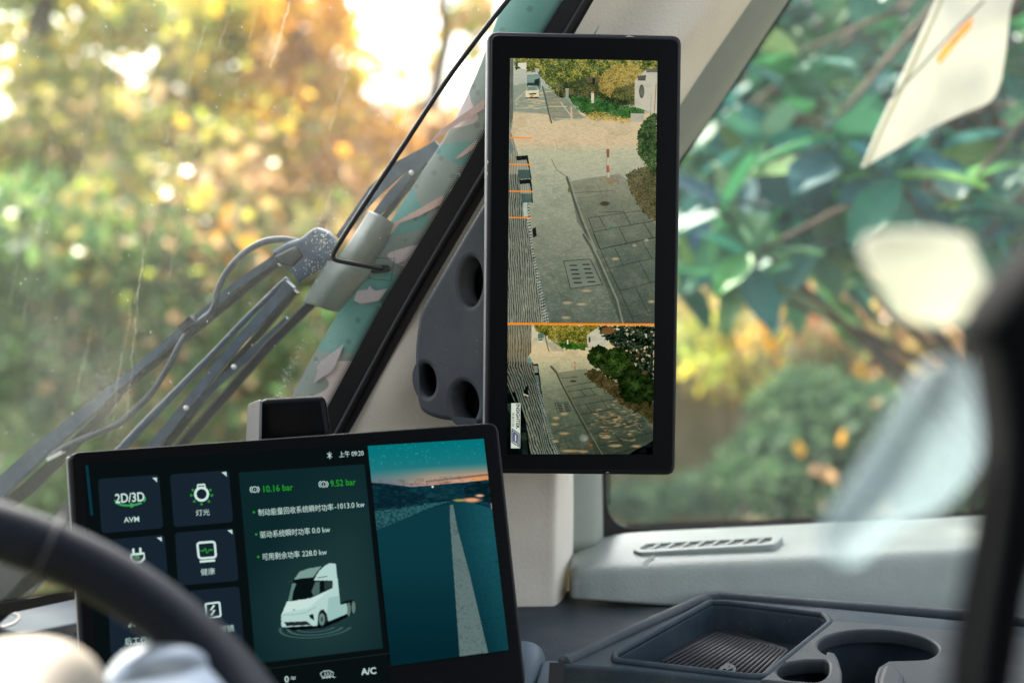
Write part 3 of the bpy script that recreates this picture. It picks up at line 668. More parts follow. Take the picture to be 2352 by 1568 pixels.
w2 = thing('windscreen_wiper', 'second wiper with two slim riveted arms and a long black blade', 'wiper', WP(380, 1020, .06), 'wipers outside the windscreen')
link('arm_rod', tube_mesh(pw([(100, 1245), (275, 1035), (340, 965), (480, 822), (575, 722), (660, 640)], .050), [px(12.0), px(10.4), px(9.6), px(7.2), px(6.4), px(6.4)], 10), M['wiper'], w2, True)
shade_auto(link('arm', bar_mesh(pw([(160, 1270), (350, 1030), (425, 938), (520, 818), (600, 730), (668, 652)], .046), [px(27.2), px(25.6), px(20.8), px(20.8), px(22.4), px(24.0)], .010, AX), M['wiper'], w2))
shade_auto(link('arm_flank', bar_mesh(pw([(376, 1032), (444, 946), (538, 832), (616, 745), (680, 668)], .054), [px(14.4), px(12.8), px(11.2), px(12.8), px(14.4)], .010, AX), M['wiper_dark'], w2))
shade_auto(link('blade_bracket', bar_mesh(pw([(430, 958), (500, 880), (590, 800), (660, 730)], .050), [px(8.0), px(16.0), px(17.6), px(8.0)], .006, AX), M['wiper'], w2))
shade_auto(link('blade', bar_mesh(pw([(410, 1030), (520, 905), (620, 790), (722, 690)], .044), [px(20.8)] * 4, .010, AX), M['wiper_dark'], w2))
link('blade_rail', tube_mesh(pw([(402, 1026), (512, 900), (612, 785), (712, 686)], .036), px(2.6), 6), M['rim_grey'], w2, True)
for x, y in ((427, 936), (537, 842), (945, 397)):
    link('rivet', tube_mesh([WP(x, y, .030), WP(x, y, .038)], [px(6.0), px(6.0)], 14), M['rivet'], w2, True)
shade_auto(link('blade_arm', bar_mesh(pw([(778, 545), (860, 440), (920, 385), (1005, 330)], .046), [px(11.2), px(27.2), px(28.8), px(12.8)], .008, AX), M['wiper'], w2))
shade_auto(link('blade_arm', bar_mesh(pw([(850, 510), (900, 450), (950, 395), (1010, 335)], .044), [px(12.8), px(22.4), px(20.8), px(9.6)], .008, AX), M['wiper'], w2))
shade_auto(link('blade_tip', bar_mesh(pw([(876, 508), (930, 440), (985, 375)], .040), [px(11.2)] * 3, .008, AX), M['wiper_dark'], w2))

w3 = thing('windscreen_wiper', 'stub of a wiper at the lower left corner, seen below the steering wheel rim', 'wiper', WP(30, 1370, .06), 'wipers outside the windscreen')
shade_auto(link('arm', bar_mesh(pw([(-90, 1420), (0, 1340), (70, 1270), (200, 1130)], .05), [px(70), px(64), px(52), px(34)], .014, AX), M['rim_grey'], w3))
shade_auto(link('arm_flank', bar_mesh(pw([(-30, 1430), (60, 1350), (110, 1300), (190, 1190)], .06), [px(40), px(40), px(30), px(20)], .012, AX), M['wiper_dark'], w3))

# ------------------------------------------------------------------ inside pillar trim
pt = thing('pillar_trim', 'cream grained trim of the windscreen pillar behind the upright monitor', 'trim', P(1250, 1362, 1.28))
rows = [[(1602, -420, 1.135), (1690, -420, 1.14), (1850, -420, 1.15), (1930, -420, 1.16), (1985, -420, 1.22), (2010, -420, 1.27)],
        [(1352, 0, 1.152), (1440, 0, 1.18), (1590, 0, 1.17), (1660, 0, 1.18), (1705, 0, 1.235), (1722, 0, 1.28)],
        [(1165, 318, 1.165), (1250, 300, 1.195), (1400, 250, 1.185), (1490, 230, 1.195), (1540, 230, 1.25), (1560, 240, 1.29)],
        [(1040, 520, 1.175), (1120, 520, 1.205), (1260, 520, 1.20), (1350, 500, 1.205), (1400, 480, 1.26), (1420, 480, 1.30)],
        [(900, 765, 1.19), (990, 780, 1.19), (1130, 780, 1.205), (1250, 780, 1.213), (1296, 780, 1.25), (1325, 780, 1.31)],
        [(778, 975, 1.205), (870, 1000, 1.205), (1050, 1000, 1.21), (1235, 1000, 1.211), (1287, 1000, 1.222), (1314, 1000, 1.31)],
        [(640, 1200, 1.225), (760, 1190, 1.215), (1000, 1190, 1.22), (1230, 1190, 1.22), (1283, 1190, 1.23), (1314, 1190, 1.31)],
        [(560, 1420, 1.24), (700, 1420, 1.225), (980, 1420, 1.23), (1226, 1420, 1.23), (1280, 1420, 1.24), (1311, 1420, 1.31)]]
o = link('pillar_panel', patch_mesh(rows, 7, 5), M['cream'], pt, True); solid(o, .004, 0)
# grey reveal between pillar and side window
rows = [[(1985, -420, 1.265), (2060, -420, 1.28), (2085, -420, 1.32)], [(1712, 0, 1.275), (1785, 0, 1.29), (1806, 0, 1.33)], [(1552, 230, 1.285), (1625, 236, 1.30), (1648, 240, 1.34)], [(1412, 470, 1.295), (1470, 470, 1.31), (1490, 480, 1.35)],
        [(1318, 780, 1.305), (1370, 780, 1.32), (1382, 780, 1.36)], [(1312, 1000, 1.305), (1366, 1000, 1.32), (1378, 1000, 1.36)], [(1306, 1270, 1.305), (1366, 1262, 1.32), (1382, 1260, 1.37)]]
o = link('window_reveal', patch_mesh(rows, 5, 6), M['grey_trim'], pt, True); solid(o, .004, 0)
link('border_lining', tube_mesh(cr([W.hit(x - 2, y - 2, .006) for x, y in [(1608, -430), (1350, 0), (1163, 318), (1102, 420), (928, 716), (794, 964), (742, 1062)]], 6), .003, 8), M['frit'], pt, True)

# ------------------------------------------------------------------ side window and door
S = Plane((1400, 1210, 1.375), (2300, 1180, 1.42), (1800, 0, 1.345))
sd = thing('side_door', 'pale grey green door with a long vent on its ledge and a wide window', 'door', P(1800, 1400, 1.3))
sg = rnd([(1800, 0), (1376, 610), (1376, 1236), (2700, 1185), (2700, -420), (2090, -420)], [0, 60, 70, 0, 0, 0], 8)
link('window_glass', mesh([S.hit(x, y) for x, y in sg], [tuple(range(len(sg)))]), glass_mat('side_glass', .045, (12, 12, 12), refl=.05, dcol=(.55, .66, .68)), sd)
so_ = rnd([(1790, 0), (1362, 600), (1362, 1262), (2720, 1210), (2720, -440), (2076, -440)], [0, 60, 40, 0, 0, 0], 8)
si_ = rnd([(1818, 0), (1396, 620), (1394, 1215), (2690, 1166), (2690, -410), (2106, -410)], [0, 60, 70, 0, 0, 0], 8)
plate('window_seal', S, [so_, si_], M['seal'], sd, .006, .005)
link('border_dots', merge(dots([(1830, -20), (1400, 606)], 4, 5.0, 2.7, (.83, .55), S, .003), dots([(1440, 1210), (2400, 1174)], 4, 5.0, 2.7, (0, -1), S, .003), dots([(1398, 700), (1398, 1160)], 2, 5, 2.5, (1, 0), S, .003)), M['frit'], sd)
xs = [1312, 1322, 1345, 1395, 1470, 1700, 2000, 2420]
rows = [list(zip(xs, (1275, 1262, 1250, 1236, 1226, 1214, 1200, 1181), (1.33, 1.335, 1.345, 1.355, 1.36, 1.375, 1.39, 1.41))),
        list(zip(xs, (1296, 1282, 1268, 1256, 1250, 1240, 1226, 1207), (1.28, 1.285, 1.30, 1.31, 1.315, 1.33, 1.345, 1.365))),
        list(zip(xs, (1310, 1300, 1290, 1284, 1281, 1270, 1256, 1237), (1.25, 1.245, 1.255, 1.26, 1.265, 1.28, 1.295, 1.315))),
        list(zip(xs, (1322, 1316, 1310, 1306, 1304, 1294, 1282, 1266), (1.248, 1.236, 1.234, 1.236, 1.24, 1.255, 1.27, 1.29))),
        list(zip(xs, (1340, 1338, 1337, 1337, 1338, 1340, 1342, 1344), (1.247, 1.230, 1.226, 1.227, 1.23, 1.245, 1.26, 1.28))),
        list(zip(xs, (1372, 1374, 1376, 1380, 1386, 1404, 1430, 1460), (1.247, 1.228, 1.222, 1.222, 1.224, 1.236, 1.25, 1.27)))]
o = link('door_panel', patch_mesh(rows, 6, 5), M['door'], sd, True); solid(o, .004, 0)
VN = Plane((1470, 1265, 1.298), (1790, 1245, 1.315), (1470, 1240, 1.342))
vo = rnd([(1452, 1262), (1480, 1244), (1782, 1228), (1800, 1231), (1780, 1249), (1470, 1268)], [6, 8, 8, 5, 9, 8])
vi = rnd([(1470, 1258), (1486, 1248), (1776, 1233), (1764, 1245), (1478, 1261)], 4)
vf = plate('air_vent', VN, [vo, vi], M['door'], sd, .0065, .008, .0012); shade_auto(vf)
plate('vent_duct', VN, rnd([(1466, 1262), (1482, 1246), (1782, 1231), (1768, 1248)], 4), M['rim_grey'], sd, .0040, .0012)
for i in range(8):
    x = 1506 + i * 34; y = 1260 - i * 1.75
    q = [(x - 16, y - .3), (x - 9, y - .6), (x + 14, y - 13.4), (x + 7, y - 13)]
    plate('vent_slat', VN, q, M['door'], sd, .0060, .002)
plate('scuff', Plane((1480, 1290, 1.252), (1520, 1270, 1.268), (1520, 1290, 1.2535)), rnd([(1473, 1294), (1498, 1274), (1506, 1274), (1486, 1297)], 4), M['grey_trim'], sd, .003, .0006)

# ------------------------------------------------------------------ roof and rear wall of the cab (unseen, added to darken trims and screen reflections)
rf = thing('unseen_cab_roof', 'grey fabric roof lining of the cab, unseen above the picture', 'roof', CAMP + Vector((0, 0, .62)))
def bx(x0, x1, y0, y1, z0, z1):
    c = CAMP; return box_mesh([c + Vector(v) for v in ((x0, y0, z0), (x0, y0, z1), (x0, y1, z1), (x0, y1, z0), (x1, y0, z0), (x1, y0, z1), (x1, y1, z1), (x1, y1, z0))])
LIN = mat('unseen_roof_lining', (.30, .29, .27), .9, .1, var=.05)
link('unseen_roof_lining', bx(-1.5, .62, -.95, .36, .55, .60), LIN, rf)  # front edge set back so that light reaches the pillar
rw = thing('unseen_rear_wall', 'dark grey upholstered rear wall of the cab unseen behind the viewer', 'wall', CAMP + Vector((0, -.95, -1.2)))
link('unseen_wall_panel', bx(-1.5, .62, -1.0, -.951, -1.2, .549), mat('unseen_rear_lining', (.10, .10, .11), .9, .1, var=.05), rw)

# ------------------------------------------------------------------ dashboard
Z0 = P(1250, 1362, 1.262).z
D0 = flat(Z0, 1300, 1420)
ds = thing('dashboard', 'dark slate dashboard top meeting the door and pillar trims', 'dashboard', D0.hit(1400, 1450))
plate('dash_top', D0, [(200, 1372), (1182, 1352), (1312, 1355), (1580, 1366), (1622, 1370), (1606, 1380), (1300, 1520), (1270, 1540), (1230, 1545), (200, 1640)], M['dash'], ds, 0, .02, .002)
# left end of the dash under the windscreen
DL = flat(P(80, 1400, 1.36).z, 80, 1420)
plate('dash_ledge', DL, rnd([(-500, 1478), (0, 1402), (172, 1370), (400, 1330), (420, 1400), (172, 1432), (0, 1466), (-500, 1560)], 3), M['ledge'], ds, 0, .03, .004)
link('round_cap', strip_mesh(DL, ell(-8, 1422, 52, 17, 40, -8), 2.6, .0012, True), M['deep'], ds)
DF = Plane((0, 1500, 1.22), (170, 1470, 1.22), (0, 1560, 1.19))
plate('dash_slot', DF, [(-200, 1504), (172, 1436), (172, 1458), (-200, 1530)], M['deep'], ds, -.004, .01)
plate('dash_front', DF, rnd([(-400, 1560), (0, 1484), (172, 1454), (400, 1420), (420, 1760), (-400, 1760)], 6), M['ledge'], ds, 0, .02, .003)
link('seam', strip_mesh(DF, [(-200, 1534), (0, 1493), (172, 1463)], 2, .0012), M['deep'], ds)
# rounded pale ends of the lower dash beside the display
o = link('side_panel', patch_mesh([[(1170, 1480, 1.06), (1205, 1478, 1.055), (1232, 1488, 1.06), (1244, 1512, 1.08)], [(1170, 1530, 1.04), (1205, 1530, 1.036), (1230, 1534, 1.045), (1240, 1548, 1.07)], [(1160, 1640, 1.02), (1190, 1640, 1.02), (1212, 1640, 1.03), (1224, 1640, 1.06)]]), M['dash_light'], ds, True); solid(o, .006, 0)
shade_auto(plate('side_panel', Plane((1240, 1520, 1.05), (1290, 1516, 1.05), (1236, 1568, 1.03)), rnd([(1240, 1522), (1252, 1512), (1284, 1514), (1276, 1640), (1212, 1640)], 6), M['dash_light'], ds, 0, .02, .003))

plate('gap', Plane((1284, 1530, 1.02), (1284, 1600, 1.01), (1270, 1530, 1.02)), [(1262, 1520), (1296, 1520), (1290, 1660), (1254, 1660)], M['deep'], ds, -.006, .002)
# ------------------------------------------------------------------ console tray with cup holders
Z1 = Z0 + .008
D1 = flat(Z1, 1500, 1500)
tr = thing('console_tray', 'slate console tray with a ribbed charging mat and scalloped cup holders', 'tray', D1.hit(1600, 1500))
outer = rnd([(1622, 1372), (1652, 1370), (2700, 1470), (2700, 1675), (1930, 1588), (1676, 1560), (1476, 1538), (1287, 1526), (1300, 1518)], [10, 10, 0, 0, 0, 0, 0, 6, 8])
hole_t = rnd([(1634, 1388), (1668, 1389), (1884, 1415), (1900, 1430), (1752, 1549), (1720, 1548), (1426, 1514), (1424, 1506)], [8, 8, 8, 6, 8, 8, 12, 10])
cup = ell(2017, 1485, 139, 40, 40, 2, 150, 395)
hole_c = cup + [(2110, 1514), (2040, 1516), (2018, 1530), (2010, 1550), (2010, 1576), (1934, 1568), (1934, 1540), (1926, 1512), (1918, 1498), (1900, 1494)]
hole_l = rnd([(1780, 1540), (1800, 1522), (1850, 1514), (1895, 1514), (1904, 1520), (1904, 1548), (1880, 1566), (1800, 1560)], [14, 16, 12, 6, 6, 12, 14, 14])
hole_r = rnd([(2016, 1556), (2028, 1522), (2060, 1526), (2080, 1548), (2072, 1584), (2016, 1578)], [14, 12, 14, 12, 12, 6])
o = plate('deck', D1, [outer, hole_t, hole_c, hole_l], M['console'], tr, 0, .075, .003, 3); shade_auto(o)
ins = rnd([(1906, 1426), (1930, 1424), (2420, 1466), (2420, 1636), (1934, 1580), (1744, 1560), (1758, 1551)], [8, 10, 0, 0, 0, 6, 8])
hl_ = [(x, y + .0) for x, y in hole_c]
o = plate('sunlit_cup_deck', D1, [ins, hl_, hole_l], M['sunlit_deck'], tr, .0025, .012, .002); shade_auto(o)  # separate warmer plate imitates sun on the deck round the cups
ridge = cr([D1.hit(x, y, -.001) for x, y in ((2500, 1452), (2206, 1415), (1900, 1392), (1700, 1376), (1640, 1374), (1600, 1386), (1450, 1452), (1330, 1507), (1296, 1522))], 8)
link('padded_edge', tube_mesh(ridge, .0058, 12), M['dash'], tr, True)
lip = [D1.hit(x, y, .001) for x, y in rnd([(1630, 1383), (1672, 1384), (1893, 1411), (1908, 1430), (1756, 1553), (1720, 1553), (1414, 1517), (1410, 1505)], [8, 8, 8, 6, 8, 8, 12, 10])]
link('tray_lip', tube_mesh(lip, .0028, 8, closed=True), M['console'], tr, True)
DFl = flat(Z1 - .027, 1600, 1500)
plate('tray_floor', DFl, [(1560, 1400), (2000, 1430), (1800, 1640), (1380, 1600)], M['dash'], tr, 0, .004)
DM = flat(Z1 - .022, 1600, 1500)
mt = plate('charging_mat', DM, rnd([(1661, 1437), (1812, 1488), (1735, 1570), (1480, 1520), (1560, 1468)], [10, 8, 8, 10, 30]), M['rubber'], tr, 0, .004, .001)
rm = []
for i in range(19):
    t = i / 18; a = Vector((1650, 1452)).lerp(Vector((1808, 1494)), t); b = Vector((1520, 1520)).lerp(Vector((1728, 1572)), t)
    rm.append(tube_mesh([DM.hit(*a, .002), DM.hit(*a.lerp(b, .3), .002), DM.hit(*b, .002)], .0015, 6))
link('mat_rib', merge(*rm), mat('mat_rib', (.030, .033, .036), .5, .25), tr, True)
plate('emblem_pad', DM, rnd([(1650, 1532), (1672, 1519), (1692, 1530), (1690, 1542), (1660, 1544)], 6), M['dash'], tr, .006, .004, .0005)
plate('charging_mark', DM, [(1660, 1534), (1676, 1526), (1673, 1532), (1684, 1532), (1664, 1541), (1669, 1535)], M['deep'], tr, .0072, .001)
DC = flat(Z1 - .07, 2000, 1500)
plate('cup_floor', DC, [(1760, 1420), (2400, 1460), (2400, 1800), (1700, 1800)], M['dash'], tr, 0, .004)
plate('cup_slot', Plane((1950, 1500, 1.17), (1990, 1500, 1.17), (1950, 1560, 1.165)), [(1950, 1502), (1978, 1503), (1978, 1600), (1956, 1600)], M['deep'], tr, 0, .004)
shade_auto(plate('cup_finger', D1, hole_r, M['sunlit_deck'], tr, .006, .04, .004))

# ------------------------------------------------------------------ central display
DQ = Quad([(160, 1038), (1140, 970), (1207, 1578), (200, 1668)], 1.015)
cd = thing('central_display', 'wide tilted central display showing dark tiles, a white truck and a night road', 'display', DQ.hit(680, 1600))
o = plate('housing', DQ, rnd([(153, 1040), (1143, 969), (1209, 1580), (193, 1672)], 26, 8), M['housing'], cd, -.0015, .016, .002); shade_auto(o)
o = plate('housing_edge', DQ, rnd([(150, 1050), (160, 1046), (200, 1660), (189, 1664)], 5), M['rim_edge'], cd, -.003, .012, .002); shade_auto(o)
o = plate('bezel', DQ, rnd([(162, 1039), (1140, 971), (1205, 1577), (202, 1667)], 22, 8), M['bezel'], cd, 0, .003, .001); shade_auto(o)
SCR = emit('screen_dark', (9, 16, 18)); TILE = emit('tile', (23, 36, 47)); WHT = emit('icon_white', (205, 232, 224)); GRNE = emit('icon_green', (34, 150, 34)); PALE = emit('icon_pale', (190, 220, 212)); ORE = emit('marker_orange', (250, 140, 12)); BLU = emit('edge_blue', (10, 52, 66)); BLK = emit('icon_dark', (22, 34, 44)); LINE = emit('divider', (28, 44, 48)); GRD = emit('arrow_green', (60, 160, 90))
plate('screen', DQ, [(192, 1065), (844, 1020), (900, 1600), (232, 1645)], SCR, cd, .0004, .0003)
plate('edge_glow', DQ, [(196, 1068), (202, 1068), (214, 1183), (208, 1183)], BLU, cd, .0008, .0003)
def add(name, mm, m, parent): return link(name, merge(*mm) if len(mm) > 1 else mm[0], m, parent)
H1, H2 = .0011, .0014
tiles = [[(225, 1099.5), (364.5, 1089.8), (374.7, 1212), (233.5, 1223.6)], [(390.6, 1089.3), (525, 1079.5), (535.4, 1198), (399.6, 1209.7)], [(238, 1240), (377, 1227), (388, 1350), (246, 1363)],
         [(401.6, 1223), (537, 1212), (548, 1332.3), (409.4, 1344)], [(248, 1379), (390, 1365), (400, 1491), (255, 1506)], [(412, 1358), (549, 1346), (560, 1470), (420, 1483)]]
TL_ = []
for q in tiles:
    t = plate('tile', DQ, rnd(q, 9), TILE, cd, .0009, .0004); TL_.append(t)
corner = [(350, 1097), (360, 1096), (361, 1107)], [(509, 1081 + 3), (520, 1083), (521, 1094)], [(360, 1234), (371, 1232.5), (372, 1243)], [(522, 1217), (533, 1216), (534, 1226)]
for t, c in zip((TL_[0], TL_[1], TL_[2], TL_[3]), corner): link('corner_mark', fill_mesh(DQ, c, H1), PALE, t)
def cap(t, s, x, y, em, **k): return link('caption', text_mesh(DQ, s, x, y, em, H2, 'CENTER', **k), PALE, t)
# camera tile
t = TL_[0]
link('icon', text_mesh(DQ, '2D/3D', 299, 1152, 27, H2, 'CENTER', ysc=1.12, bold=.012, sx=.88), WHT, t)
add('icon_arrow', [strip_mesh(DQ, ell(299, 1147, 34, 13, 18, -4, 40, 190), 4.5, H1), strip_mesh(DQ, ell(299, 1147, 34, 13, 8, -4, -30, 28), 4.5, H1), fill_mesh(DQ, [(299, 1153), (313, 1159), (300, 1166)], H1)], GRD, t)
cap(t, 'AVM', 303, 1198, 17, bold=.01)
# lamp tile
t = TL_[1]
add('icon', [strip_mesh(DQ, ell(463, 1134, 14.5, 14.5, 30), 5.5, H1, True), strip_mesh(DQ, [(454, 1120), (454, 1113), (470, 1112), (471, 1119)], 4, H1)], WHT, t)
add('icon_rays', [fill_mesh(DQ, ell(463 + 23.5 * math.cos(a), 1136 + 21 * math.sin(a), 3, 3, 10), H1) for a in [math.radians(k) for k in (-32, 2, 45, 90, 135, 178, 212)]], GRNE, t)
cap(t, '灯光', 466, 1182, 16)
# plug tile
t = TL_[2]
add('icon', [strip_mesh(DQ, [(301, 1275), (303, 1284), (312, 1290), (324, 1289), (331, 1282), (331, 1270), (300, 1273)], 5, H1), strip_mesh(DQ, [(307, 1272), (306, 1259)], 5, H1), strip_mesh(DQ, [(323, 1270), (322, 1257)], 5, H1)], WHT, t)
link('icon_dot', fill_mesh(DQ, ell(316, 1278, 5, 4, 12), H2), GRNE, t); cap(t, '充电', 322, 1330, 16)
# health tile
t = TL_[3]
add('icon', [strip_mesh(DQ, rnd([(453, 1246), (493, 1243), (496, 1279), (457, 1282)], 7), 5, H1, True), strip_mesh(DQ, [(459, 1289), (494, 1286)], 5, H1)], WHT, t)
link('icon_pulse', strip_mesh(DQ, [(461, 1264), (468, 1264), (471, 1258), (476, 1270), (480, 1262), (489, 1262)], 3.4, H1), GRNE, t)
cap(t, '健康', 478, 1318, 16.5)
# work lamp tile
t = TL_[4]
add('icon', [strip_mesh(DQ, [(296, 1440), (303, 1428)], 6, H1), strip_mesh(DQ, [(306, 1439), (312, 1428)], 6, H1), strip_mesh(DQ, [(316, 1437), (320, 1430)], 6, H1), fill_mesh(DQ, ell(325, 1434, 2.5, 2.5, 8), H1)], PALE, t)
cap(t, '后工作灯', 322, 1476, 17)
t = TL_[5]
add('icon', [strip_mesh(DQ, rnd([(472, 1386), (504, 1382), (507, 1414), (476, 1418)], 3), 4, H1, True), strip_mesh(DQ, [(492, 1389), (484, 1400), (493, 1400), (485, 1412)], 4.5, H1)], WHT, t)
cap(t, '充电解锁', 504, 1450, 17)

# painted pictures shown by screens: a dense net of lit points
def srgb2lin(a): a = np.clip(a, 0, 1); return np.where(a <= .04045, a / 12.92, ((a + .055) / 1.055) ** 2.4)
def hsh(ix, iy, s):
    n = (ix.astype(np.int64) * 374761393 + iy.astype(np.int64) * 668265263 + s * 1274126177) & 0x7fffffff
    n = ((n ^ (n >> 13)) * 1274126177) & 0x7fffffff
    return ((n ^ (n >> 16)) & 0xffff) / 65535.0
def vn(x, y, s=0):
    ix, iy = np.floor(x), np.floor(y); fx, fy = x - ix, y - iy; fx = fx * fx * (3 - 2 * fx); fy = fy * fy * (3 - 2 * fy)
    a = hsh(ix, iy, s); b = hsh(ix + 1, iy, s); c = hsh(ix, iy + 1, s); d = hsh(ix + 1, iy + 1, s)
    return (a * (1 - fx) + b * fx) * (1 - fy) + (c * (1 - fx) + d * fx) * fy
def fbm(x, y, s=0, o=4):
    t = 0; a = .5; n = 0
    for i in range(o): t = t + a * vn(x * 2 ** i, y * 2 ** i, s + i); n += a; a *= .55
    return t / n
class Canvas:
    def __init__(s, q, nx, ny, base):
        u, v = np.meshgrid(np.linspace(0, 1, nx), np.linspace(0, 1, ny)); q = np.array(q, float)
        s.X = (q[0, 0] * (1 - u) + q[1, 0] * u) * (1 - v) + (q[3, 0] * (1 - u) + q[2, 0] * u) * v
        s.Y = (q[0, 1] * (1 - u) + q[1, 1] * u) * (1 - v) + (q[3, 1] * (1 - u) + q[2, 1] * u) * v
        s.I = np.ones((ny, nx, 3)) * np.array(base) / 255.0; s.nx, s.ny = nx, ny
    def inside(s, pts):
        m = np.zeros(s.X.shape, bool); n = len(pts)
        for i in range(n):
            x0, y0 = pts[i]; x1, y1 = pts[(i + 1) % n]
            if y0 == y1: continue
            c = ((y0 > s.Y) != (y1 > s.Y)) & (s.X < (x1 - x0) * (s.Y - y0) / (y1 - y0) + x0); m ^= c
        return m
    def rough(s, pts, amp, seed=0):
        x, y = s.X, s.Y; s.X = x + amp * (fbm(x / 3.2, y / 3.2, seed + 301, 2) - .5) * 2; s.Y = y + amp * (fbm(x / 3.2, y / 3.2, seed + 311, 2) - .5) * 2
        m = s.inside(pts); s.X, s.Y = x, y; return m
    def mix(s, a, c):
        a = (a.astype(float) if a.dtype == bool else a)[..., None]
        c = np.array(c, float) / 255.0 if not isinstance(c, np.ndarray) or c.ndim == 1 else c
        s.I = s.I * (1 - a) + c * a
    def poly(s, pts, c, k=1.0): s.mix(s.inside(pts) * k, c)
    def el(s, cx, cy, rx, ry, c, k=1.0, soft=.15, m=None):
        d = np.sqrt(((s.X - cx) / rx) ** 2 + ((s.Y - cy) / ry) ** 2); a = np.clip((1 - d) / soft + .5, 0, 1) * k
        s.mix(a if m is None else a * m, c)
    def line(s, pts, wd, c, k=1.0, m=None):
        D = np.full(s.X.shape, 1e9)
        for (x0, y0), (x1, y1) in zip(pts[:-1], pts[1:]):
            dx, dy = x1 - x0, y1 - y0; t = np.clip(((s.X - x0) * dx + (s.Y - y0) * dy) / (dx * dx + dy * dy + 1e-9), 0, 1)
            D = np.minimum(D, np.hypot(s.X - x0 - t * dx, s.Y - y0 - t * dy))
        a = np.clip(wd / 2 - D + .5, 0, 1) * k; s.mix(a if m is None else a * m, c)
    def leafy(s, sc, pal, seed, strength=1.0):
        """leaf speckle: each small cell takes a colour of the palette"""
        wx = s.X + 3 * vn(s.X / 4, s.Y / 4, seed) * sc; wy = s.Y + 3 * vn(s.X / 4, s.Y / 4, seed + 9) * sc
        n = np.clip(.75 * hsh(np.floor(wx / (2.6 * sc)), np.floor(wy / (2.1 * sc)), seed) + 1.1 * fbm(s.X / (13 * sc), s.Y / (13 * sc), seed + 3) - .42, 0, .999)
        p = np.array(pal, float) / 255; i = n * (len(p) - 1); a = np.floor(i).astype(int); f = (i - a)[..., None]
        return p[a] * (1 - f) + p[np.minimum(a + 1, len(p) - 1)] * f
    def build(s, name, fr, h, parent):
        c = np.array(CAMP); o = np.array(fr.o + fr.n * h); n = np.array(fr.n); R = np.array(RX)
        d = np.stack([(s.X - 1176) / F, np.ones_like(s.X), -(s.Y - 784) / F], -1) @ R.T
        t = (o - c) @ n / (d @ n); V = c + d * t[..., None]
        nx, ny = s.nx, s.ny; i = np.arange((ny - 1) * (nx - 1)); r0 = i // (nx - 1) * nx + i % (nx - 1)
        fa = np.stack([r0, r0 + nx, r0 + nx + 1, r0 + 1], -1).astype(np.int32)
        me = bpy.data.meshes.new(name); me.vertices.add(nx * ny); me.vertices.foreach_set('co', V.astype(np.float32).ravel())
        me.loops.add(fa.size); me.loops.foreach_set('vertex_index', fa.ravel())
        me.polygons.add(len(fa)); me.polygons.foreach_set('loop_start', np.arange(0, fa.size, 4, dtype=np.int32)); me.polygons.foreach_set('loop_total', np.full(len(fa), 4, np.int32))
        me.update(calc_edges=True)
        col = np.ones((ny, nx, 4), np.float32); col[..., :3] = srgb2lin(s.I)
        at = me.attributes.new('picture', 'FLOAT_COLOR', 'POINT'); at.data.foreach_set('color', col.ravel())
        return link(name, me, PIC, parent)
PIC = picture_mat('screen_picture')

# --- panel with the truck
pq = [(548.3, 1084.7), (837, 1065.5), (879.7, 1487.5), (587.2, 1522.7)]
C = Canvas(pq, 290, 420, (12, 38, 42))
X, Y = C.X, C.Y
C.mix(np.clip(1 - np.hypot((X - 740) / 190, (Y - 1400) / 200), 0, 1) * .75, (44, 70, 70))
C.mix(np.clip(1 - np.hypot((X - 800) / 170, (Y - 1240) / 200), 0, 1) * .5, (38, 62, 62))
def tk(p): return [(631.6 + .14651 * x, 1240.3 + .14651 * y) for x, y in p]
for rx, ry, k in ((560, 160, .5), (430, 120, .6), (300, 70, .55)):
    cx, cy = tk([(640, 1360)])[0]; dd = np.sqrt(((X - cx) / (rx * .1465)) ** 2 + ((Y - cy + .08 * (X - cx)) / (ry * .1465)) ** 2)
    C.mix(np.exp(-((dd - 1) * rx * .1465 / 3.2) ** 2) * k * (Y > cy), (110, 150, 142))
C.poly(tk([(180, 1350), (600, 1340), (830, 1270), (1130, 1150), (1240, 1140), (1000, 1270), (760, 1370), (300, 1410), (200, 1390)]), (4, 10, 11))
C.poly(tk([(1030, 980), (1100, 945), (1235, 925), (1270, 1000), (1260, 1110), (1130, 1160), (1120, 990), (1030, 1000)]), (10, 22, 24))
for x, y, a, b in ((1232, 1045, 30, 98), (1157, 1080, 30, 108)): C.el(*tk([(x, y)])[0], a * .1465, b * .1465, (96, 118, 112))
C.poly(tk([(100, 1165), (150, 1075), (190, 955), (560, 905), (905, 745), (905, 628), (612, 625), (622, 585), (700, 470), (790, 390), (860, 356), (950, 366), (985, 640), (1022, 1008), (1128, 985), (1135, 1145), (838, 1268), (812, 1150), (760, 1075), (705, 1105), (675, 1200), (662, 1335), (600, 1342), (580, 1330), (120, 1360), (98, 1330)]), (176, 208, 202))
C.poly(tk([(190, 955), (560, 905), (840, 790), (640, 960), (540, 1050), (150, 1130), (105, 1160)]), (196, 222, 214))
C.poly(tk([(840, 900), (1000, 860), (1022, 1008), (1128, 985), (1135, 1145), (838, 1268), (812, 1150)]), (152, 190, 186))
C.poly(tk([(198, 950), (250, 690), (300, 600), (380, 490), (520, 430), (740, 395), (690, 470), (610, 625), (892, 630), (893, 737), (600, 878), (480, 920), (260, 950)]), (8, 17, 18))
C.poly(tk([(300, 610), (385, 490), (520, 440), (730, 403), (690, 450), (600, 575), (420, 590), (330, 612)]), (120, 152, 146))
C.poly(tk([(205, 945), (268, 672), (335, 672), (285, 800), (262, 940)]), (92, 126, 120))
C.poly(tk([(572, 800), (632, 652), (700, 640), (700, 825), (608, 872)]), (74, 100, 94)); C.poly(tk([(770, 640), (890, 640), (890, 730), (780, 780)]), (40, 58, 54))
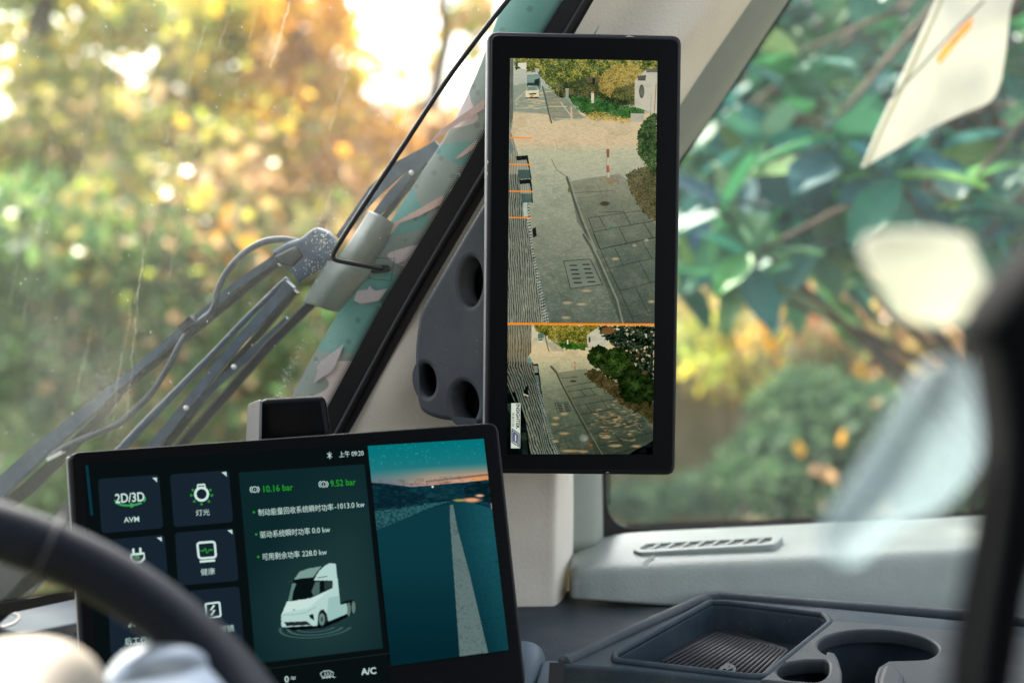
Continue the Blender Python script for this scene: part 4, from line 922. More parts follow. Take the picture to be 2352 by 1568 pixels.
C.poly(tk([(145, 1278), (500, 1264), (572, 1322), (180, 1342)]), (26, 40, 40)); C.poly(tk([(532, 1165), (600, 1148), (616, 1255), (552, 1216)]), (20, 34, 36))
C.line(tk([(125, 1165), (300, 1160), (480, 1130), (640, 1040)]), 1.0, (90, 120, 116), .7); C.line(tk([(670, 585), (818, 562)]), 1.6, (40, 60, 60)); C.line(tk([(212, 650), (280, 640)]), 1.2, (60, 90, 90), .7)
C.el(*tk([(740, 1225)])[0], 66 * .1465, 138 * .1465, (14, 24, 25)); C.el(*tk([(735, 1235)])[0], 48 * .1465, 96 * .1465, (104, 130, 124)); C.el(*tk([(735, 1235)])[0], 18 * .1465, 42 * .1465, (50, 74, 72))
C.el(*tk([(296, 1085)])[0], 2.4, 1.8, (70, 150, 100)); C.line(tk([(1000, 380), (1000, 640)]), .1, (120, 170, 168), 0)
pn = C.build('status_panel', DQ, .0009, cd)
link('pressure', text_mesh(DQ, '10.16 bar', 602, 1130, 21.5, H2, bold=.012, sx=.86), GRNE, pn); link('pressure', text_mesh(DQ, '9.52 bar', 759, 1117, 21.5, H2, bold=.012, sx=.82), GRNE, pn)
def brake(x, y, s):
    return [strip_mesh(DQ, ell(x, y, 6.4, 6.4, 22), 1.7, H1, True), strip_mesh(DQ, ell(x, y, 10.5, 9, 9, 0, 130, 230), 1.6, H1), strip_mesh(DQ, ell(x, y, 10.5, 9, 9, 0, -50, 50), 1.6, H1), text_mesh(DQ, s, x, y + 3.4, 9, H1, 'CENTER')]
add('brake_icon', brake(585, 1123.5, '1'), PALE, pn); add('brake_icon', brake(743, 1111.5, '2'), PALE, pn)
for s, x, y, s2, x2, y2 in (('制动能量回收系统瞬时功率', 593, 1183, '-1013.0 kw', 768.5, 1168.5), ('驱动系统瞬时功率', 597, 1234, '0.0 kw', 717, 1224), ('可用剩余功率', 602, 1285, '228.0 kw', 694, 1277)):
    add('reading', [text_mesh(DQ, s, x, y, 14.4, H2, ysc=1.22), text_mesh(DQ, s2, x2, y2, 17, H2, ysc=1.05, sx=.90)], PALE, pn)
add('bullet', [fill_mesh(DQ, ell(x, y, 2.8, 2.8, 12), H2) for x, y in ((583, 1175.5), (588.5, 1226.5), (593, 1278))], GRNE, pn)
link('clock', text_mesh(DQ, '上午 09:20', 779, 1049, 14.5, H1, ysc=1.1, sx=.88), PALE, cd)
add('bluetooth_icon', [strip_mesh(DQ, [(751.5, 1040.5), (762, 1049), (757.5, 1053), (756.5, 1037.5), (761.5, 1041), (752.5, 1050)], 1.6, H1)], PALE, cd)
link('bar_divider', strip_mesh(DQ, [(588, 1538), (895, 1499)], 1.2, .0008), LINE, cd)
add('fan_speed', [text_mesh(DQ, '0', 654, 1566, 20, H1, bold=.01), *[strip_mesh(DQ, [(668, 1555 + k), (671, 1553 + k), (675, 1555 + k), (679, 1553 + k)], 1.4, H1) for k in (0, 4)]], PALE, cd)
add('demist_icon', [strip_mesh(DQ, [(741, 1556), (736, 1545), (744, 1540), (757, 1539), (766, 1544), (764, 1552), (741, 1556)], 1.6, H1), *[strip_mesh(DQ, [(746 + k, 1556), (744 + k, 1551), (748 + k, 1548), (746 + k, 1543)], 1.5, H1) for k in (0, 6, 12)], strip_mesh(DQ, [(764, 1554), (770, 1554)], 1.4, H1)], PALE, cd)
link('climate_label', text_mesh(DQ, 'A/C', 848, 1547, 20.5, H1, 'CENTER', bold=.02), PALE, cd)

# --- night road picture
def z2(p): return [(516.8 + .37027 * x, 987.7 + .37027 * y) for x, y in p]
C = Canvas([(844.5, 1023.6), (1111, 1007), (1168.5, 1491.3), (898.2, 1528.3)], 300, 520, (4, 116, 122))
X, Y = C.X, C.Y; L0 = Y + .06 * (X - 845)
t = np.clip((L0 - 1030) / 85, 0, 1)
C.mix(np.ones_like(X), np.stack([(4 + 40 * t + 20 * t ** 3) / 255, (114 + 4 * t) / 255, (120 + 4 * t) / 255], -1))
C.mix(np.clip((L0 - 1078) / 36, 0, 1) * np.clip(.25 + (X - 860) / 180, 0, 1), (214, 160, 128)); C.mix(np.clip((L0 - 1085) / 25, 0, 1) * np.clip(1 - (X - 860) / 120, 0, 1) * .8, (112, 116, 130))
C.mix(np.clip(1 - np.hypot((X - 1120) / 75, (Y - 1096) / 13), 0, 1), (250, 150, 70)); C.line(z2([(1250, 318), (1400, 300), (1630, 275)]), 5, (110, 100, 104), .8); C.line(z2([(1000, 325), (1200, 335), (1400, 320)]), 3, (120, 104, 128), .6)
st = hsh(np.floor(X / 1.2), np.floor(Y / 1.2), 5); C.mix((st > .992) & (L0 < 1075), (60, 190, 180))
C.poly(z2([(880, 322), (1000, 330), (1150, 350), (1300, 338), (1500, 320), (1640, 305), (1660, 600), (900, 620)]), (6, 44, 60))
C.poly(z2([(880, 325), (985, 328), (1100, 362), (1240, 400), (1420, 440), (1200, 480), (900, 520)]), (8, 36, 46)); C.poly(z2([(1210, 385), (1330, 336), (1400, 340), (1490, 375), (1520, 430), (1300, 430)]), (12, 48, 58)); C.poly(z2([(1480, 360), (1560, 315), (1650, 318), (1660, 450), (1500, 440)]), (7, 30, 38))
hill = fbm(X / 9, Y / 4, 8); low = (L0 > 1104) & (L0 < 1185); C.mix(low * np.clip(hill - .5, 0, 1) * .9, (50, 116, 120)); C.mix(low * np.clip(.5 - hill, 0, 1) * .9, (0, 14, 20))
C.poly(z2([(905, 495), (1230, 455), (1410, 438), (1300, 470), (940, 620), (900, 620)]), (44, 96, 100)); C.mix((C.inside(z2([(905, 495), (1230, 455), (1410, 438), (1300, 470), (940, 620), (900, 620)]))) * np.clip(fbm(X / 4, Y / 3, 3) - .4, 0, 1) * 2.2, (10, 40, 46)); C.line(z2([(905, 500), (1230, 460)]), 2, (3, 20, 26))
C.el(*z2([(1530, 432)])[0], 20, 5, (250, 170, 120), .9, .9); C.el(*z2([(1580, 405)])[0], 9, 3, (250, 190, 150), .9, .9); C.el(*z2([(1450, 434)])[0], 12, 3, (190, 170, 80), .8, .9); C.el(*z2([(1288, 350)])[0], 2.4, 2.0, (240, 250, 250))
road = z2([(880, 642), (1290, 478), (1400, 452), (1470, 442), (1540, 450), (1700, 500), (1800, 1360), (1760, 1420), (1000, 1490)])
rm_ = C.inside(road); C.mix(rm_, (6, 44, 54))
rx_ = np.clip((X - (1035 + (Y - 1155) * .12)) / 80, 0, 1); C.mix(rm_ * (.25 + .55 * rx_) * np.clip(1.2 - (Y - 1150) / 420, 0, 1), (28, 92, 100))
C.mix(rm_ * np.clip((Y - 1300) / 260, 0, .8) * (1 - rx_), (2, 34, 42)); C.mix(rm_ * np.clip(fbm(X / 2.2, Y / 1.4, 21, 3) - .54, 0, 1) * 1.5 * (.15 + rx_), (2, 26, 32)); C.mix(rm_ * np.clip(fbm(X / 2, Y / 1.3, 31, 3) - .62, 0, 1) * .8 * (.3 + rx_), (60, 120, 124))
ln_ = C.inside(z2([(1395, 462), (1415, 462), (1440, 600), (1520, 900), (1632, 1378), (1456, 1400), (1420, 900), (1396, 560)]))
C.mix(ln_ * .95, (98, 118, 116)); C.mix(ln_ * np.clip(fbm(X / 6, Y / 5, 41) - .55, 0, 1) * .8, (60, 80, 80)); C.mix(ln_ * (np.abs(fbm(X / 10, Y / 8, 47) - .5) < .012) * .7, (40, 56, 58))
C.build('road_picture', DQ, .0009, cd)

# ------------------------------------------------------------------ box behind the display
sb = thing('sensor_box', 'small black box with a silver side standing behind the central display', 'box', P(670, 1010, 1.09))
fx = [(597, 914), (748, 906), (768, 1040), (588, 1040)]; bx_ = [(574, 924), (742, 916), (760, 1040), (566, 1040)]
o = link('box_body', box_mesh([P(x, y, 1.06) for x, y in fx] + [P(x, y, 1.115) for x, y in bx_]), M['bezel'], sb); bevel(o, .006, 3)
sp_ = Plane((594, 922, 1.064), (568, 930, 1.112), (588, 1020, 1.062))
shade_auto(plate('side_panel', sp_, rnd([(569, 928), (596, 917), (594, 1040), (563, 1040)], 4), M['rim_grey'], sb, .002, .002, .0006))

# ------------------------------------------------------------------ upright mirror monitor
MQ = Quad([(1126, 76), (1563, 86), (1548, 1087), (1117, 1083)], 1.10)
cm = thing('mirror_monitor', 'upright black mirror monitor on the pillar showing the street behind in two views', 'monitor', MQ.hit(1340, 1087))
o = plate('housing', MQ, rnd([(1122, 72), (1566, 82), (1551, 1091), (1112, 1087)], 22, 8), M['housing'], cm, -.002, .026, .003); shade_auto(o)
o = plate('housing_edge', MQ, rnd([(1117, 90), (1130, 80), (1122, 1080), (1108, 1075)], 4), M['rim_edge'], cm, -.004, .018, .003); shade_auto(o)
o = plate('bezel', MQ, rnd([(1129, 80), (1560, 89.5), (1546, 1083.5), (1119, 1080)], 18, 8), M['bezel'], cm, 0, .003, .001); shade_auto(o)
link('bezel_line', strip_mesh(MQ, rnd([(1131.5, 82.5), (1557.5, 92), (1543.5, 1081), (1121.5, 1077.5)], 17, 8), 1.0, .0004, True), M['housing'], cm)
CHIP = mat('bare_chip', (.55, .5, .4), .6)
for p in ([(1436, 84.5), (1444, 82), (1458, 84.8)], [(1119, 366), (1122, 372), (1119.5, 378)], [(1118, 393), (1120.5, 399), (1118, 404)], [(1390, 1085), (1396, 1083.5), (1400, 1085)]): link('worn_chip', fill_mesh(MQ, p, .0008), CHIP, cm)

def z3(p): return [(1091 + .32966 * x, 57.4 + .3296 * y) for x, y in p]
def z4(p): return [(1091 + .36635 * x, 516.8 + .36635 * y) for x, y in p]
def z6(p): return [(1159.9 + .19779 * x, 126.3 + .19779 * y) for x, y in p]
C = Canvas([(1171.5, 134), (1510, 140), (1503, 743), (1166, 743)], 400, 712, (150, 152, 128))
X, Y = C.X, C.Y
def vert(stops):
    ys = [s_[0] for s_ in stops]; return np.stack([np.interp(Y, ys, [s_[1][k] for s_ in stops]) for k in range(3)], -1) / 255
C.mix(np.ones_like(X), vert([(140, (205, 205, 185)), (215, (160, 172, 156)), (255, (150, 160, 140)), (262, (214, 194, 152)), (330, (216, 192, 150)), (350, (186, 186, 152)), (400, (170, 174, 146)), (500, (140, 146, 124)), (600, (108, 118, 100)), (743, (78, 90, 78))]))
gr_ = fbm(X / 5, Y / 1.6, 61); C.mix(np.clip(gr_ - .5, 0, 1) * .8, (232, 214, 176)); C.mix(np.clip(.5 - gr_, 0, 1) * .7, (92, 104, 92))
# shaded road at the back and verge
C.poly(z6([(90, 360), (240, 330), (620, 480), (760, 620), (960, 740), (560, 760), (490, 690), (90, 650)]), (136, 146, 126), .8)
C.mix(((fbm(X / 16, Y / 2.2, 66) > .56) & C.inside(z6([(120, 480), (600, 380), (760, 620), (960, 740), (560, 760), (500, 640), (120, 620)]))) * .6, (226, 200, 150))
C.poly(z6([(430, 380), (620, 420), (760, 560), (900, 720), (560, 770), (480, 560)]), (118, 122, 100), .55); C.line(z6([(510, 600), (720, 598)]), 2, (232, 206, 152), .8); C.line(z6([(450, 430), (600, 420)]), 2, (232, 206, 152), .7)
C.line(z6([(650, 555), (780, 725)]), 2, (226, 220, 196), .8); C.line(z6([(575, 745), (790, 742)]), 1.4, (220, 214, 190), .7)
tre = C.leafy(1.0, [(22, 34, 20), (46, 66, 32), (72, 92, 40), (104, 116, 48), (150, 142, 60), (190, 168, 84)], 70); trd = C.leafy(.9, [(16, 28, 16), (30, 48, 24), (50, 70, 34), (90, 92, 50), (120, 100, 60)], 75); hdg = C.leafy(.8, [(18, 44, 20), (36, 78, 34), (58, 104, 44), (86, 128, 60)], 80); gold = C.leafy(.9, [(84, 74, 26), (150, 124, 46), (200, 166, 78), (222, 190, 110), (130, 122, 52)], 84)
C.mix(C.rough(z6([(100, 30), (1780, 30), (1780, 330), (1540, 420), (1510, 560), (1300, 600), (760, 480), (620, 490), (440, 290), (370, 190), (250, 200), (240, 130), (120, 180)]), 5), tre)
C.poly(z6([(150, 95), (250, 90), (245, 170), (190, 160), (150, 130)]), (240, 236, 214), .9); C.poly(z6([(340, 150), (400, 160), (400, 200), (360, 200)]), (226, 226, 206), .7)
C.mix(C.rough(z6([(620, 330), (1100, 260), (1540, 330), (1520, 560), (1290, 610), (1040, 500), (720, 500), (610, 490)]), 5), trd)
C.mix(C.rough(z6([(1080, 260), (1250, 120), (1560, 110), (1600, 260), (1500, 520), (1240, 500), (1100, 420)]), 5) * .75, gold)
C.mix(C.rough(z6([(1290, 380), (1500, 330), (1510, 590), (1320, 590), (1220, 480)]), 5) * .7, trd)
C.poly(z6([(930, 260), (1090, 250), (1100, 310), (960, 330)]), (104, 92, 66), .8); C.poly(z6([(1015, 270), (1050, 270), (1040, 345), (1015, 345)]), (26, 26, 18), .9)
C.mix(C.rough(z6([(740, 480), (900, 490), (1100, 500), (1300, 590), (1610, 620), (1620, 690), (1460, 740), (1300, 735), (1000, 715), (930, 700), (800, 590)]), 5), hdg)
C.mix(C.rough(z6([(920, 700), (1060, 650), (1200, 690), (1460, 740), (1460, 790), (1240, 770), (1000, 760)]), 5) * .8, gold)
# wall, planter, plaque
C.poly(z6([(1510, 300), (1640, 170), (1780, 170), (1780, 700), (1620, 640), (1505, 600)]), (196, 192, 170)); C.poly(z6([(1640, 165), (1780, 160), (1780, 205), (1640, 205)]), (104, 104, 96)); C.poly(z6([(1535, 245), (1640, 235), (1630, 300), (1545, 300)]), (70, 76, 66)); C.el(*z6([(1587, 425)])[0], 6.0, 15.5, (72, 74, 68)); C.el(*z6([(1587, 425)])[0], 4.2, 12, (104, 104, 94), .8)
C.line(z6([(1755, 340), (1735, 660)]), 1.6, (150, 96, 70)); C.line(z6([(1700, 460), (1690, 680)]), 1.2, (120, 118, 104), .6); C.poly(z6([(1460, 680), (1618, 684), (1612, 775), (1462, 780)]), (200, 196, 172))
for k in range(12): C.line(z6([(1470 + 12.5 * k, 684), (1470 + 12.5 * k, 776)]), .9, (130, 128, 110), .8)
# small posts
C.poly(z6([(1000, 430), (1032, 430), (1034, 560), (1002, 560)]), (214, 208, 182)); C.poly(z6([(1000, 425), (1032, 425), (1032, 445), (1000, 445)]), (190, 110, 70)); C.poly(z6([(702, 388), (742, 388), (738, 500), (705, 500)]), (150, 158, 136)); C.poly(z6([(762, 600), (780, 600), (782, 740), (764, 740)]), (222, 176, 140)); C.poly(z6([(620, 350), (632, 350), (628, 490), (616, 490)]), (110, 112, 84))
# kerb line on the far road
C.line(z6([(435, 370), (465, 480), (500, 640), (540, 790)]), 3.6, (84, 92, 80)); C.line(z6([(580, 980), (615, 1100)]), 1.2, (150, 130, 100), .8)
# vans on the road
C.poly(z6([(255, 235), (410, 225), (415, 390), (400, 400), (260, 370)]), (94, 122, 112)); C.poly(z6([(262, 245), (400, 235), (400, 310), (262, 320)]), (126, 158, 148), .8); C.poly(z6([(340, 290), (400, 270), (400, 340), (345, 340)]), (26, 40, 34)); C.poly(z6([(255, 325), (400, 325), (400, 362), (255, 362)]), (30, 46, 40), .8)
C.poly(z6([(250, 400), (268, 362), (368, 360), (392, 410), (394, 490), (240, 500), (238, 440)]), (224, 214, 178)); C.poly(z6([(262, 370), (368, 366), (384, 410), (254, 416)]), (116, 140, 128)); C.poly(z6([(275, 448), (370, 442), (360, 462), (285, 464)]), (50, 54, 48)); C.poly(z6([(292, 472), (335, 470), (335, 488), (292, 490)]), (214, 140, 40)); C.poly(z6([(240, 496), (394, 486), (392, 504), (244, 510)]), (46, 48, 44))
C.line(z6([(120, 535), (240, 420)]), 1.5, (214, 212, 188), .8)
# truck flank seen along the left
side = z3([(243, 228), (268, 235), (266, 600), (262, 690), (250, 740), (300, 900), (330, 1180), (352, 1300), (395, 1560)]) + z4([(468, 615), (205, 615)]) + z3([(235, 1500)])
smk = C.inside(side); C.mix(smk, (128, 134, 116))
ph = (X - 1166 - .075 * np.clip(Y - 480, 0, 900) * 1.15) * .62 + 5.0 * fbm(X / 24, Y / 40, 91) + .02 * Y
wv_ = np.sin(ph * 2.0 + 2.4 * fbm(X / 6, Y / 18, 93))
C.mix(smk * np.clip(wv_ * 2, 0, 1) * .85, (30, 38, 36)); C.mix(smk * (Y < 400) * .55, (178, 170, 144)); C.mix(smk * (Y > 470) * np.clip(fbm(X / 4, Y / 16, 97) - .62, 0, 1) * 2.4, (200, 190, 160))
C.poly(z3([(243, 232), (268, 236), (266, 640), (243, 720)]), (74, 86, 74), .7)
fr_ = .55 * C.inside(z3([(338, 1230), (378, 1220), (402, 1540)]) + z4([(468, 615), (430, 615), (360, 200)])); C.mix(fr_ * (np.sin(Y * .9 + X * .3 + 5 * fbm(X / 5, Y / 5, 99)) > 0), (196, 206, 190)); C.mix(fr_ * (np.sin(Y * .9 + X * .3 + 5 * fbm(X / 5, Y / 5, 99)) < -.3), (22, 30, 34))
# mirrors and wheel boxes
C.poly(z3([(241, 790), (273, 870), (262, 890), (241, 905)]), (96, 118, 112))
for dy, dx in ((0, 0), (165, 22)):
    C.poly(z3([(285 + dx, 915 + dy), (368 + dx, 908 + dy), (374 + dx, 945 + dy), (395 + dx * .4, 1075 + dy), (388 + dx * .4, 1078 + dy), (360 + dx, 948 + dy), (290 + dx, 945 + dy)]), (14, 20, 18)); C.poly(z3([(292 + dx, 945 + dy), (358 + dx, 940 + dy), (378 + dx * .7, 1010 + dy), (298 + dx, 1010 + dy)]), (150, 156, 136)); C.poly(z3([(298 + dx, 1010 + dy), (378 + dx * .7, 1010 + dy), (386 + dx * .4, 1070 + dy), (305 + dx, 1075 + dy)]), (64, 86, 80))
    for k in range(4): C.line(z3([(306 + dx + 15 * k, 945 + dy), (308 + dx + 17 * k, 1008 + dy)]), 1.0, (70, 78, 70), .8)
C.poly(z3([(398, 1420), (424, 1408), (430, 1470), (406, 1484)]), (16, 22, 20)); C.poly(z3([(336, 1240), (362, 1236), (366, 1330), (338, 1340)]), (180, 190, 176))
# pavement
pav = z3([(655, 1092), (740, 1075), (1000, 1040), (1070, 1080), (1130, 1240), (1255, 1380)]) + z4([(1130, 615), (910, 615), (680, 40), (640, -20)]) + z3([(668, 1150)])
pm = C.inside(pav); C.mix(pm, vert([(400, (142, 142, 118)), (480, (112, 118, 98)), (600, (82, 94, 80)), (743, (66, 76, 66))])); C.mix(pm * np.clip(fbm(X / 3, Y / 2, 103) - .5, 0, 1) * .9, (150, 148, 122)); C.mix(pm * np.clip(.48 - fbm(X / 3, Y / 2, 105), 0, 1) * .9, (40, 50, 44))
JT = (38, 46, 40)
def pj(pts, wd=1.5, k=.85): C.line(pts, wd, JT, k, pm)
pj(z3([(690, 1170), (960, 1155)]), 1.2, .6); pj(z3([(700, 1210), (860, 1190)]), 1, .4); pj(z3([(865, 1305), (1040, 1300)]), 1.2); pj(z3([(790, 1345), (1180, 1290)]), 1.2, .8); pj(z3([(830, 1442), (1080, 1395), (1250, 1365)])); pj(z3([(870, 1562), (1260, 1478)])); pj(z3([(790, 1345), (870, 1562)]))
pj(z4([(785, 152), (1130, 78)])); pj(z4([(838, 272), (1125, 205)])); pj(z4([(908, 412), (1128, 352)])); pj(z4([(980, 578), (1128, 540)])); pj(z4([(745, 60), (838, 272), (908, 412), (1000, 615)]), 1.8); pj(z4([(878, 150), (928, 245)])); pj(z4([(1050, 108), (1108, 205)])); pj(z4([(1030, 230), (1100, 358)])); pj(z4([(1008, 392), (1088, 552)])); pj(z4([(905, 20), (952, 118)])); pj(z3([(865, 1335), (915, 1430)])); pj(z3([(1035, 1300), (1085, 1392)])); pj(z3([(1175, 1380), (1240, 1480)])); pj(z3([(845, 1100), (880, 1165)]), 1, .5); pj(z3([(985, 1060), (1000, 1110)]), 1, .5)
C.el(*z3([(905, 1245)])[0], 11, 5, (60, 54, 34), .9, .5); C.poly(z3([(930, 1410), (970, 1405), (970, 1420), (935, 1422)]), (40, 110, 104), .8)
# kerb
kb = z3([(640, 1060), (660, 1120), (690, 1220), (740, 1360), (790, 1480), (830, 1568)]) + z4([(680, 60), (760, 200), (880, 470), (915, 615)])
C.line(kb, 4.5, (70, 78, 66), .9); C.line([(x + 4.5, y) for x, y in kb], 4, (148, 148, 124), .7); C.line([(x - 2.5, y) for x, y in kb], 1.4, (56, 60, 50), .7)
C.line(z3([(535, 940), (570, 1010), (640, 1060)]), 2.0, (112, 108, 84), .8); C.el(*z3([(655, 1150)])[0], 3, 6, (92, 104, 50), .9, .5); C.line(z3([(560, 1010), (540, 1180)]), 1, (120, 124, 104), .5)
# drain
dr_ = z4([(556, 226), (722, 214), (800, 372), (598, 398)]); C.poly(dr_, (112, 122, 106)); C.line(dr_ + dr_[:1], 1.5, (36, 42, 36))
for i in range(5):
    a = 254 + i * 27; C.line(z4([(594 + 7 * i, a), (636 + 8 * i, a - 1)]), 2.4, (14, 18, 16)); C.line(z4([(676 + 8 * i, a - 6), (716 + 9 * i, a - 7)]), 2.4, (14, 18, 16))
for x, y, w_ in ((700, 412, 30), (578, 487, 28), (668, 496, 30), (1105, 480, 22), (1075, 95, 14), (568, 580, 26), (880, 212, 22), (1000, 128, 14)): C.el(*z4([(x, y)])[0], w_ * .36, 3.2, (196, 170, 126), .7, .8)
C.line(z4([(480, 300), (510, 400), (560, 470), (610, 470)]), 1.0, (56, 64, 54), .6); C.line(z4([(700, 500), (790, 615)]), 1.0, (60, 66, 56), .6)
# striped post, bush, leaf litter
C.mix(C.rough(z3([(1050, 1040), (1150, 990), (1270, 980), (1270, 1380), (1200, 1340), (1130, 1250), (1080, 1150)]), 5), C.leafy(.8, [(26, 34, 20), (60, 58, 34), (96, 80, 52), (58, 84, 44), (132, 104, 76), (44, 60, 30)], 111))
bm_ = C.rough(z3([(1270, 610), (1215, 630), (1165, 680), (1135, 760), (1130, 860), (1150, 930), (1200, 985), (1270, 1040)]), 5); C.mix(bm_, C.leafy(.8, [(20, 34, 20), (28, 48, 24), (44, 70, 34), (66, 92, 48), (100, 116, 68)], 117))
C.poly(z3([(916, 866), (935, 866), (936, 1062), (919, 1062)]), (190, 186, 160)); C.poly(z3([(916, 866), (935, 866), (935, 925), (917, 925)]), (136, 84, 50)); C.poly(z3([(917, 978), (936, 978), (936, 1028), (918, 1028)]), (190, 96, 58)); C.poly(z3([(917, 925), (920, 925), (922, 1062), (918, 1062)]), (60, 56, 48), .7); C.mix(C.inside(z3([(880, 1095), (930, 1065), (1000, 1080), (960, 1110)])) & (hsh(np.floor(X), np.floor(Y), 3) > .45), (150, 110, 72))
sn_ = fbm(X / 26, Y / 18, 401, 4); C.mix(np.clip(sn_ - .5, 0, 1) * .55, (176, 172, 146)); C.mix(np.clip(.5 - sn_, 0, 1) * .4, (52, 60, 52))
C.mix(np.sin(Y * 3.1) * .5 + .5 > .5, np.clip(C.I * .95, 0, 1)); C.I = np.clip((C.I - .5) * .98 + .515, 0, 1)
v1 = C.build('upper_picture', MQ, .0004, cm)
# lower view
C = Canvas([(1166, 743), (1503, 743), (1499, 1042.5), (1165, 1042.5)], 400, 360, (96, 106, 90))
X, Y = C.X, C.Y
C.mix(np.ones_like(X), vert([(743, (214, 208, 184)), (785, (206, 196, 160)), (805, (222, 200, 156)), (830, (196, 188, 150)), (880, (140, 146, 120)), (940, (100, 110, 92)), (1042, (70, 80, 68))])); gr_ = fbm(X / 4, Y / 1.6, 161); C.mix(np.clip(gr_ - .5, 0, 1) * .6, (214, 196, 160)); C.mix(np.clip(.48 - gr_, 0, 1) * .6, (60, 70, 60))
tre = C.leafy(.7, [(34, 46, 24), (70, 86, 38), (112, 116, 50), (160, 144, 64), (196, 168, 90)], 170); C.mix(C.rough(z4([(360, 625), (780, 625), (760, 690), (700, 760), (600, 760), (500, 740), (440, 690), (390, 670)]), 5), tre); C.mix(C.rough(z4([(500, 740), (600, 735), (730, 765), (700, 785), (560, 775)]), 5), C.leafy(.6, [(24, 54, 24), (50, 96, 40), (80, 120, 50)], 175))
C.poly(z4([(700, 690), (760, 650), (830, 690), (830, 760), (740, 770), (705, 750)]), (200, 196, 172)); C.el(*z4([(718, 718)])[0], 2.5, 7, (80, 80, 72)); C.poly(z4([(690, 766), (735, 768), (730, 785), (692, 785)]), (196, 190, 160)); C.poly(z4([(576, 718), (586, 718), (586, 745), (577, 745)]), (220, 214, 190)); C.poly(z4([(505, 712), (513, 712), (513, 735), (505, 735)]), (160, 160, 140))
C.poly(z4([(394, 680), (432, 675), (432, 715), (396, 715)]), (90, 120, 108)); C.poly(z4([(392, 712), (428, 708), (430, 736), (390, 738)]), (220, 210, 176)); C.poly(z4([(398, 714), (424, 712), (426, 722), (396, 724)]), (90, 110, 100)); C.line(z4([(438, 690), (450, 740), (464, 792)]), 2.2, (96, 100, 84)); C.poly(z4([(450, 730), (520, 740), (560, 790), (480, 790)]), (140, 146, 124), .5); C.line(z4([(500, 745), (530, 780)]), 1.2, (220, 214, 190), .8)
pav = z4([(520, 925), (600, 912), (700, 900), (740, 980), (880, 1080), (940, 1150), (1050, 1200), (1115, 1290), (1115, 1440), (760, 1440), (640, 1180)]); pm = C.inside(pav); C.mix(pm, vert([(840, (136, 138, 112)), (900, (104, 112, 92)), (960, (78, 88, 74)), (1042, (60, 70, 60))])); C.mix(pm * np.clip(fbm(X / 3, Y / 2, 203) - .5, 0, 1) * .8, (140, 138, 112))
for p in ([(540, 960), (640, 950)], [(560, 1015), (740, 980)], [(580, 1045), (800, 1010)], [(610, 1085), (840, 1050)], [(640, 1130), (880, 1090)], [(668, 1185), (935, 1140)], [(700, 1245), (1000, 1175)], [(740, 1310), (1080, 1220)], [(780, 1385), (1110, 1300)], [(880, 1430), (1110, 1370)], [(560, 1015), (790, 1440)], [(660, 1035), (690, 1068)], [(720, 1020), (750, 1058)], [(690, 1120), (730, 1170)], [(790, 1090), (830, 1145)], [(780, 1220), (830, 1290)], [(900, 1180), (970, 1260)], [(860, 1290), (930, 1370)], [(1010, 1240), (1080, 1310)], [(960, 1345), (1010, 1420)]): pj(z4(p), 1.2, .8)
kb = z4([(475, 885), (510, 925), (550, 1010), (640, 1180), (720, 1320), (790, 1440)]); C.line(kb, 3.6, (64, 70, 58), .9); C.line([(x + 4, y) for x, y in kb], 2.6, (128, 128, 104), .7)
dr_ = z4([(500, 1116), (582, 1108), (606, 1162), (520, 1178)]); C.poly(dr_, (104, 112, 96)); C.line(dr_ + dr_[:1], 1.0, (40, 46, 40))
for i in range(5): C.line(z4([(516 + 3 * i, 1126 + 10 * i), (540 + 3.5 * i, 1124 + 10 * i)]), 1.5, (16, 20, 18)); C.line(z4([(558 + 3 * i, 1122 + 10 * i), (580 + 3.5 * i, 1120 + 10 * i)]), 1.5, (16, 20, 18))
rg = random.Random(5)
for _ in range(130):
    x, y = rg.gauss(890, 95), rg.gauss(1235, 70)
    if x > 720: C.el(*z4([(x, y)])[0], rg.uniform(1.5, 8), rg.uniform(.7, 1.8), (206, 166, 114), rg.uniform(.3, .65), .9, pm)
for x, y, w_ in ((560, 1182, 22), (508, 1208, 20), (500, 1248, 24), (560, 1305, 30), (505, 1355, 20), (600, 1415, 60), (680, 1418, 30), (880, 1382, 40), (1010, 1385, 30), (820, 1330, 30)): C.el(*z4([(x, y)])[0], w_ * .36, 3, (200, 166, 116), .7, .8)
C.el(*z4([(682, 1335)])[0], 10, 8, (120, 140, 130), .8, .4); C.el(*z4([(690, 1340)])[0], 5, 4, (190, 140, 140), .6, .5); C.line(z4([(480, 1305), (600, 1260), (680, 1250)]), 1.0, (44, 50, 44), .7); C.line(z4([(560, 1340), (590, 1400)]), 1, (40, 46, 40), .7); C.el(*z4([(615, 978)])[0], 7, 2.2, (60, 54, 34), .9, .5); C.el(*z4([(728, 1378)])[0], 4, 3, (170, 90, 40), .9, .5)
C.mix(C.rough(z4([(690, 930), (740, 890), (900, 990), (1120, 1080), (1120, 1260), (1050, 1195), (940, 1140), (850, 1060), (730, 985)]), 5), C.leafy(.7, [(20, 28, 18), (50, 50, 32), (96, 74, 50), (48, 70, 38), (126, 92, 66)], 211))
BU = C.leafy(.75, [(22, 34, 18), (32, 50, 22), (48, 70, 32), (70, 92, 46), (92, 108, 58)], 217); BD = C.leafy(.75, [(16, 26, 14), (24, 38, 18), (36, 54, 26), (52, 72, 38), (68, 84, 46)], 227)
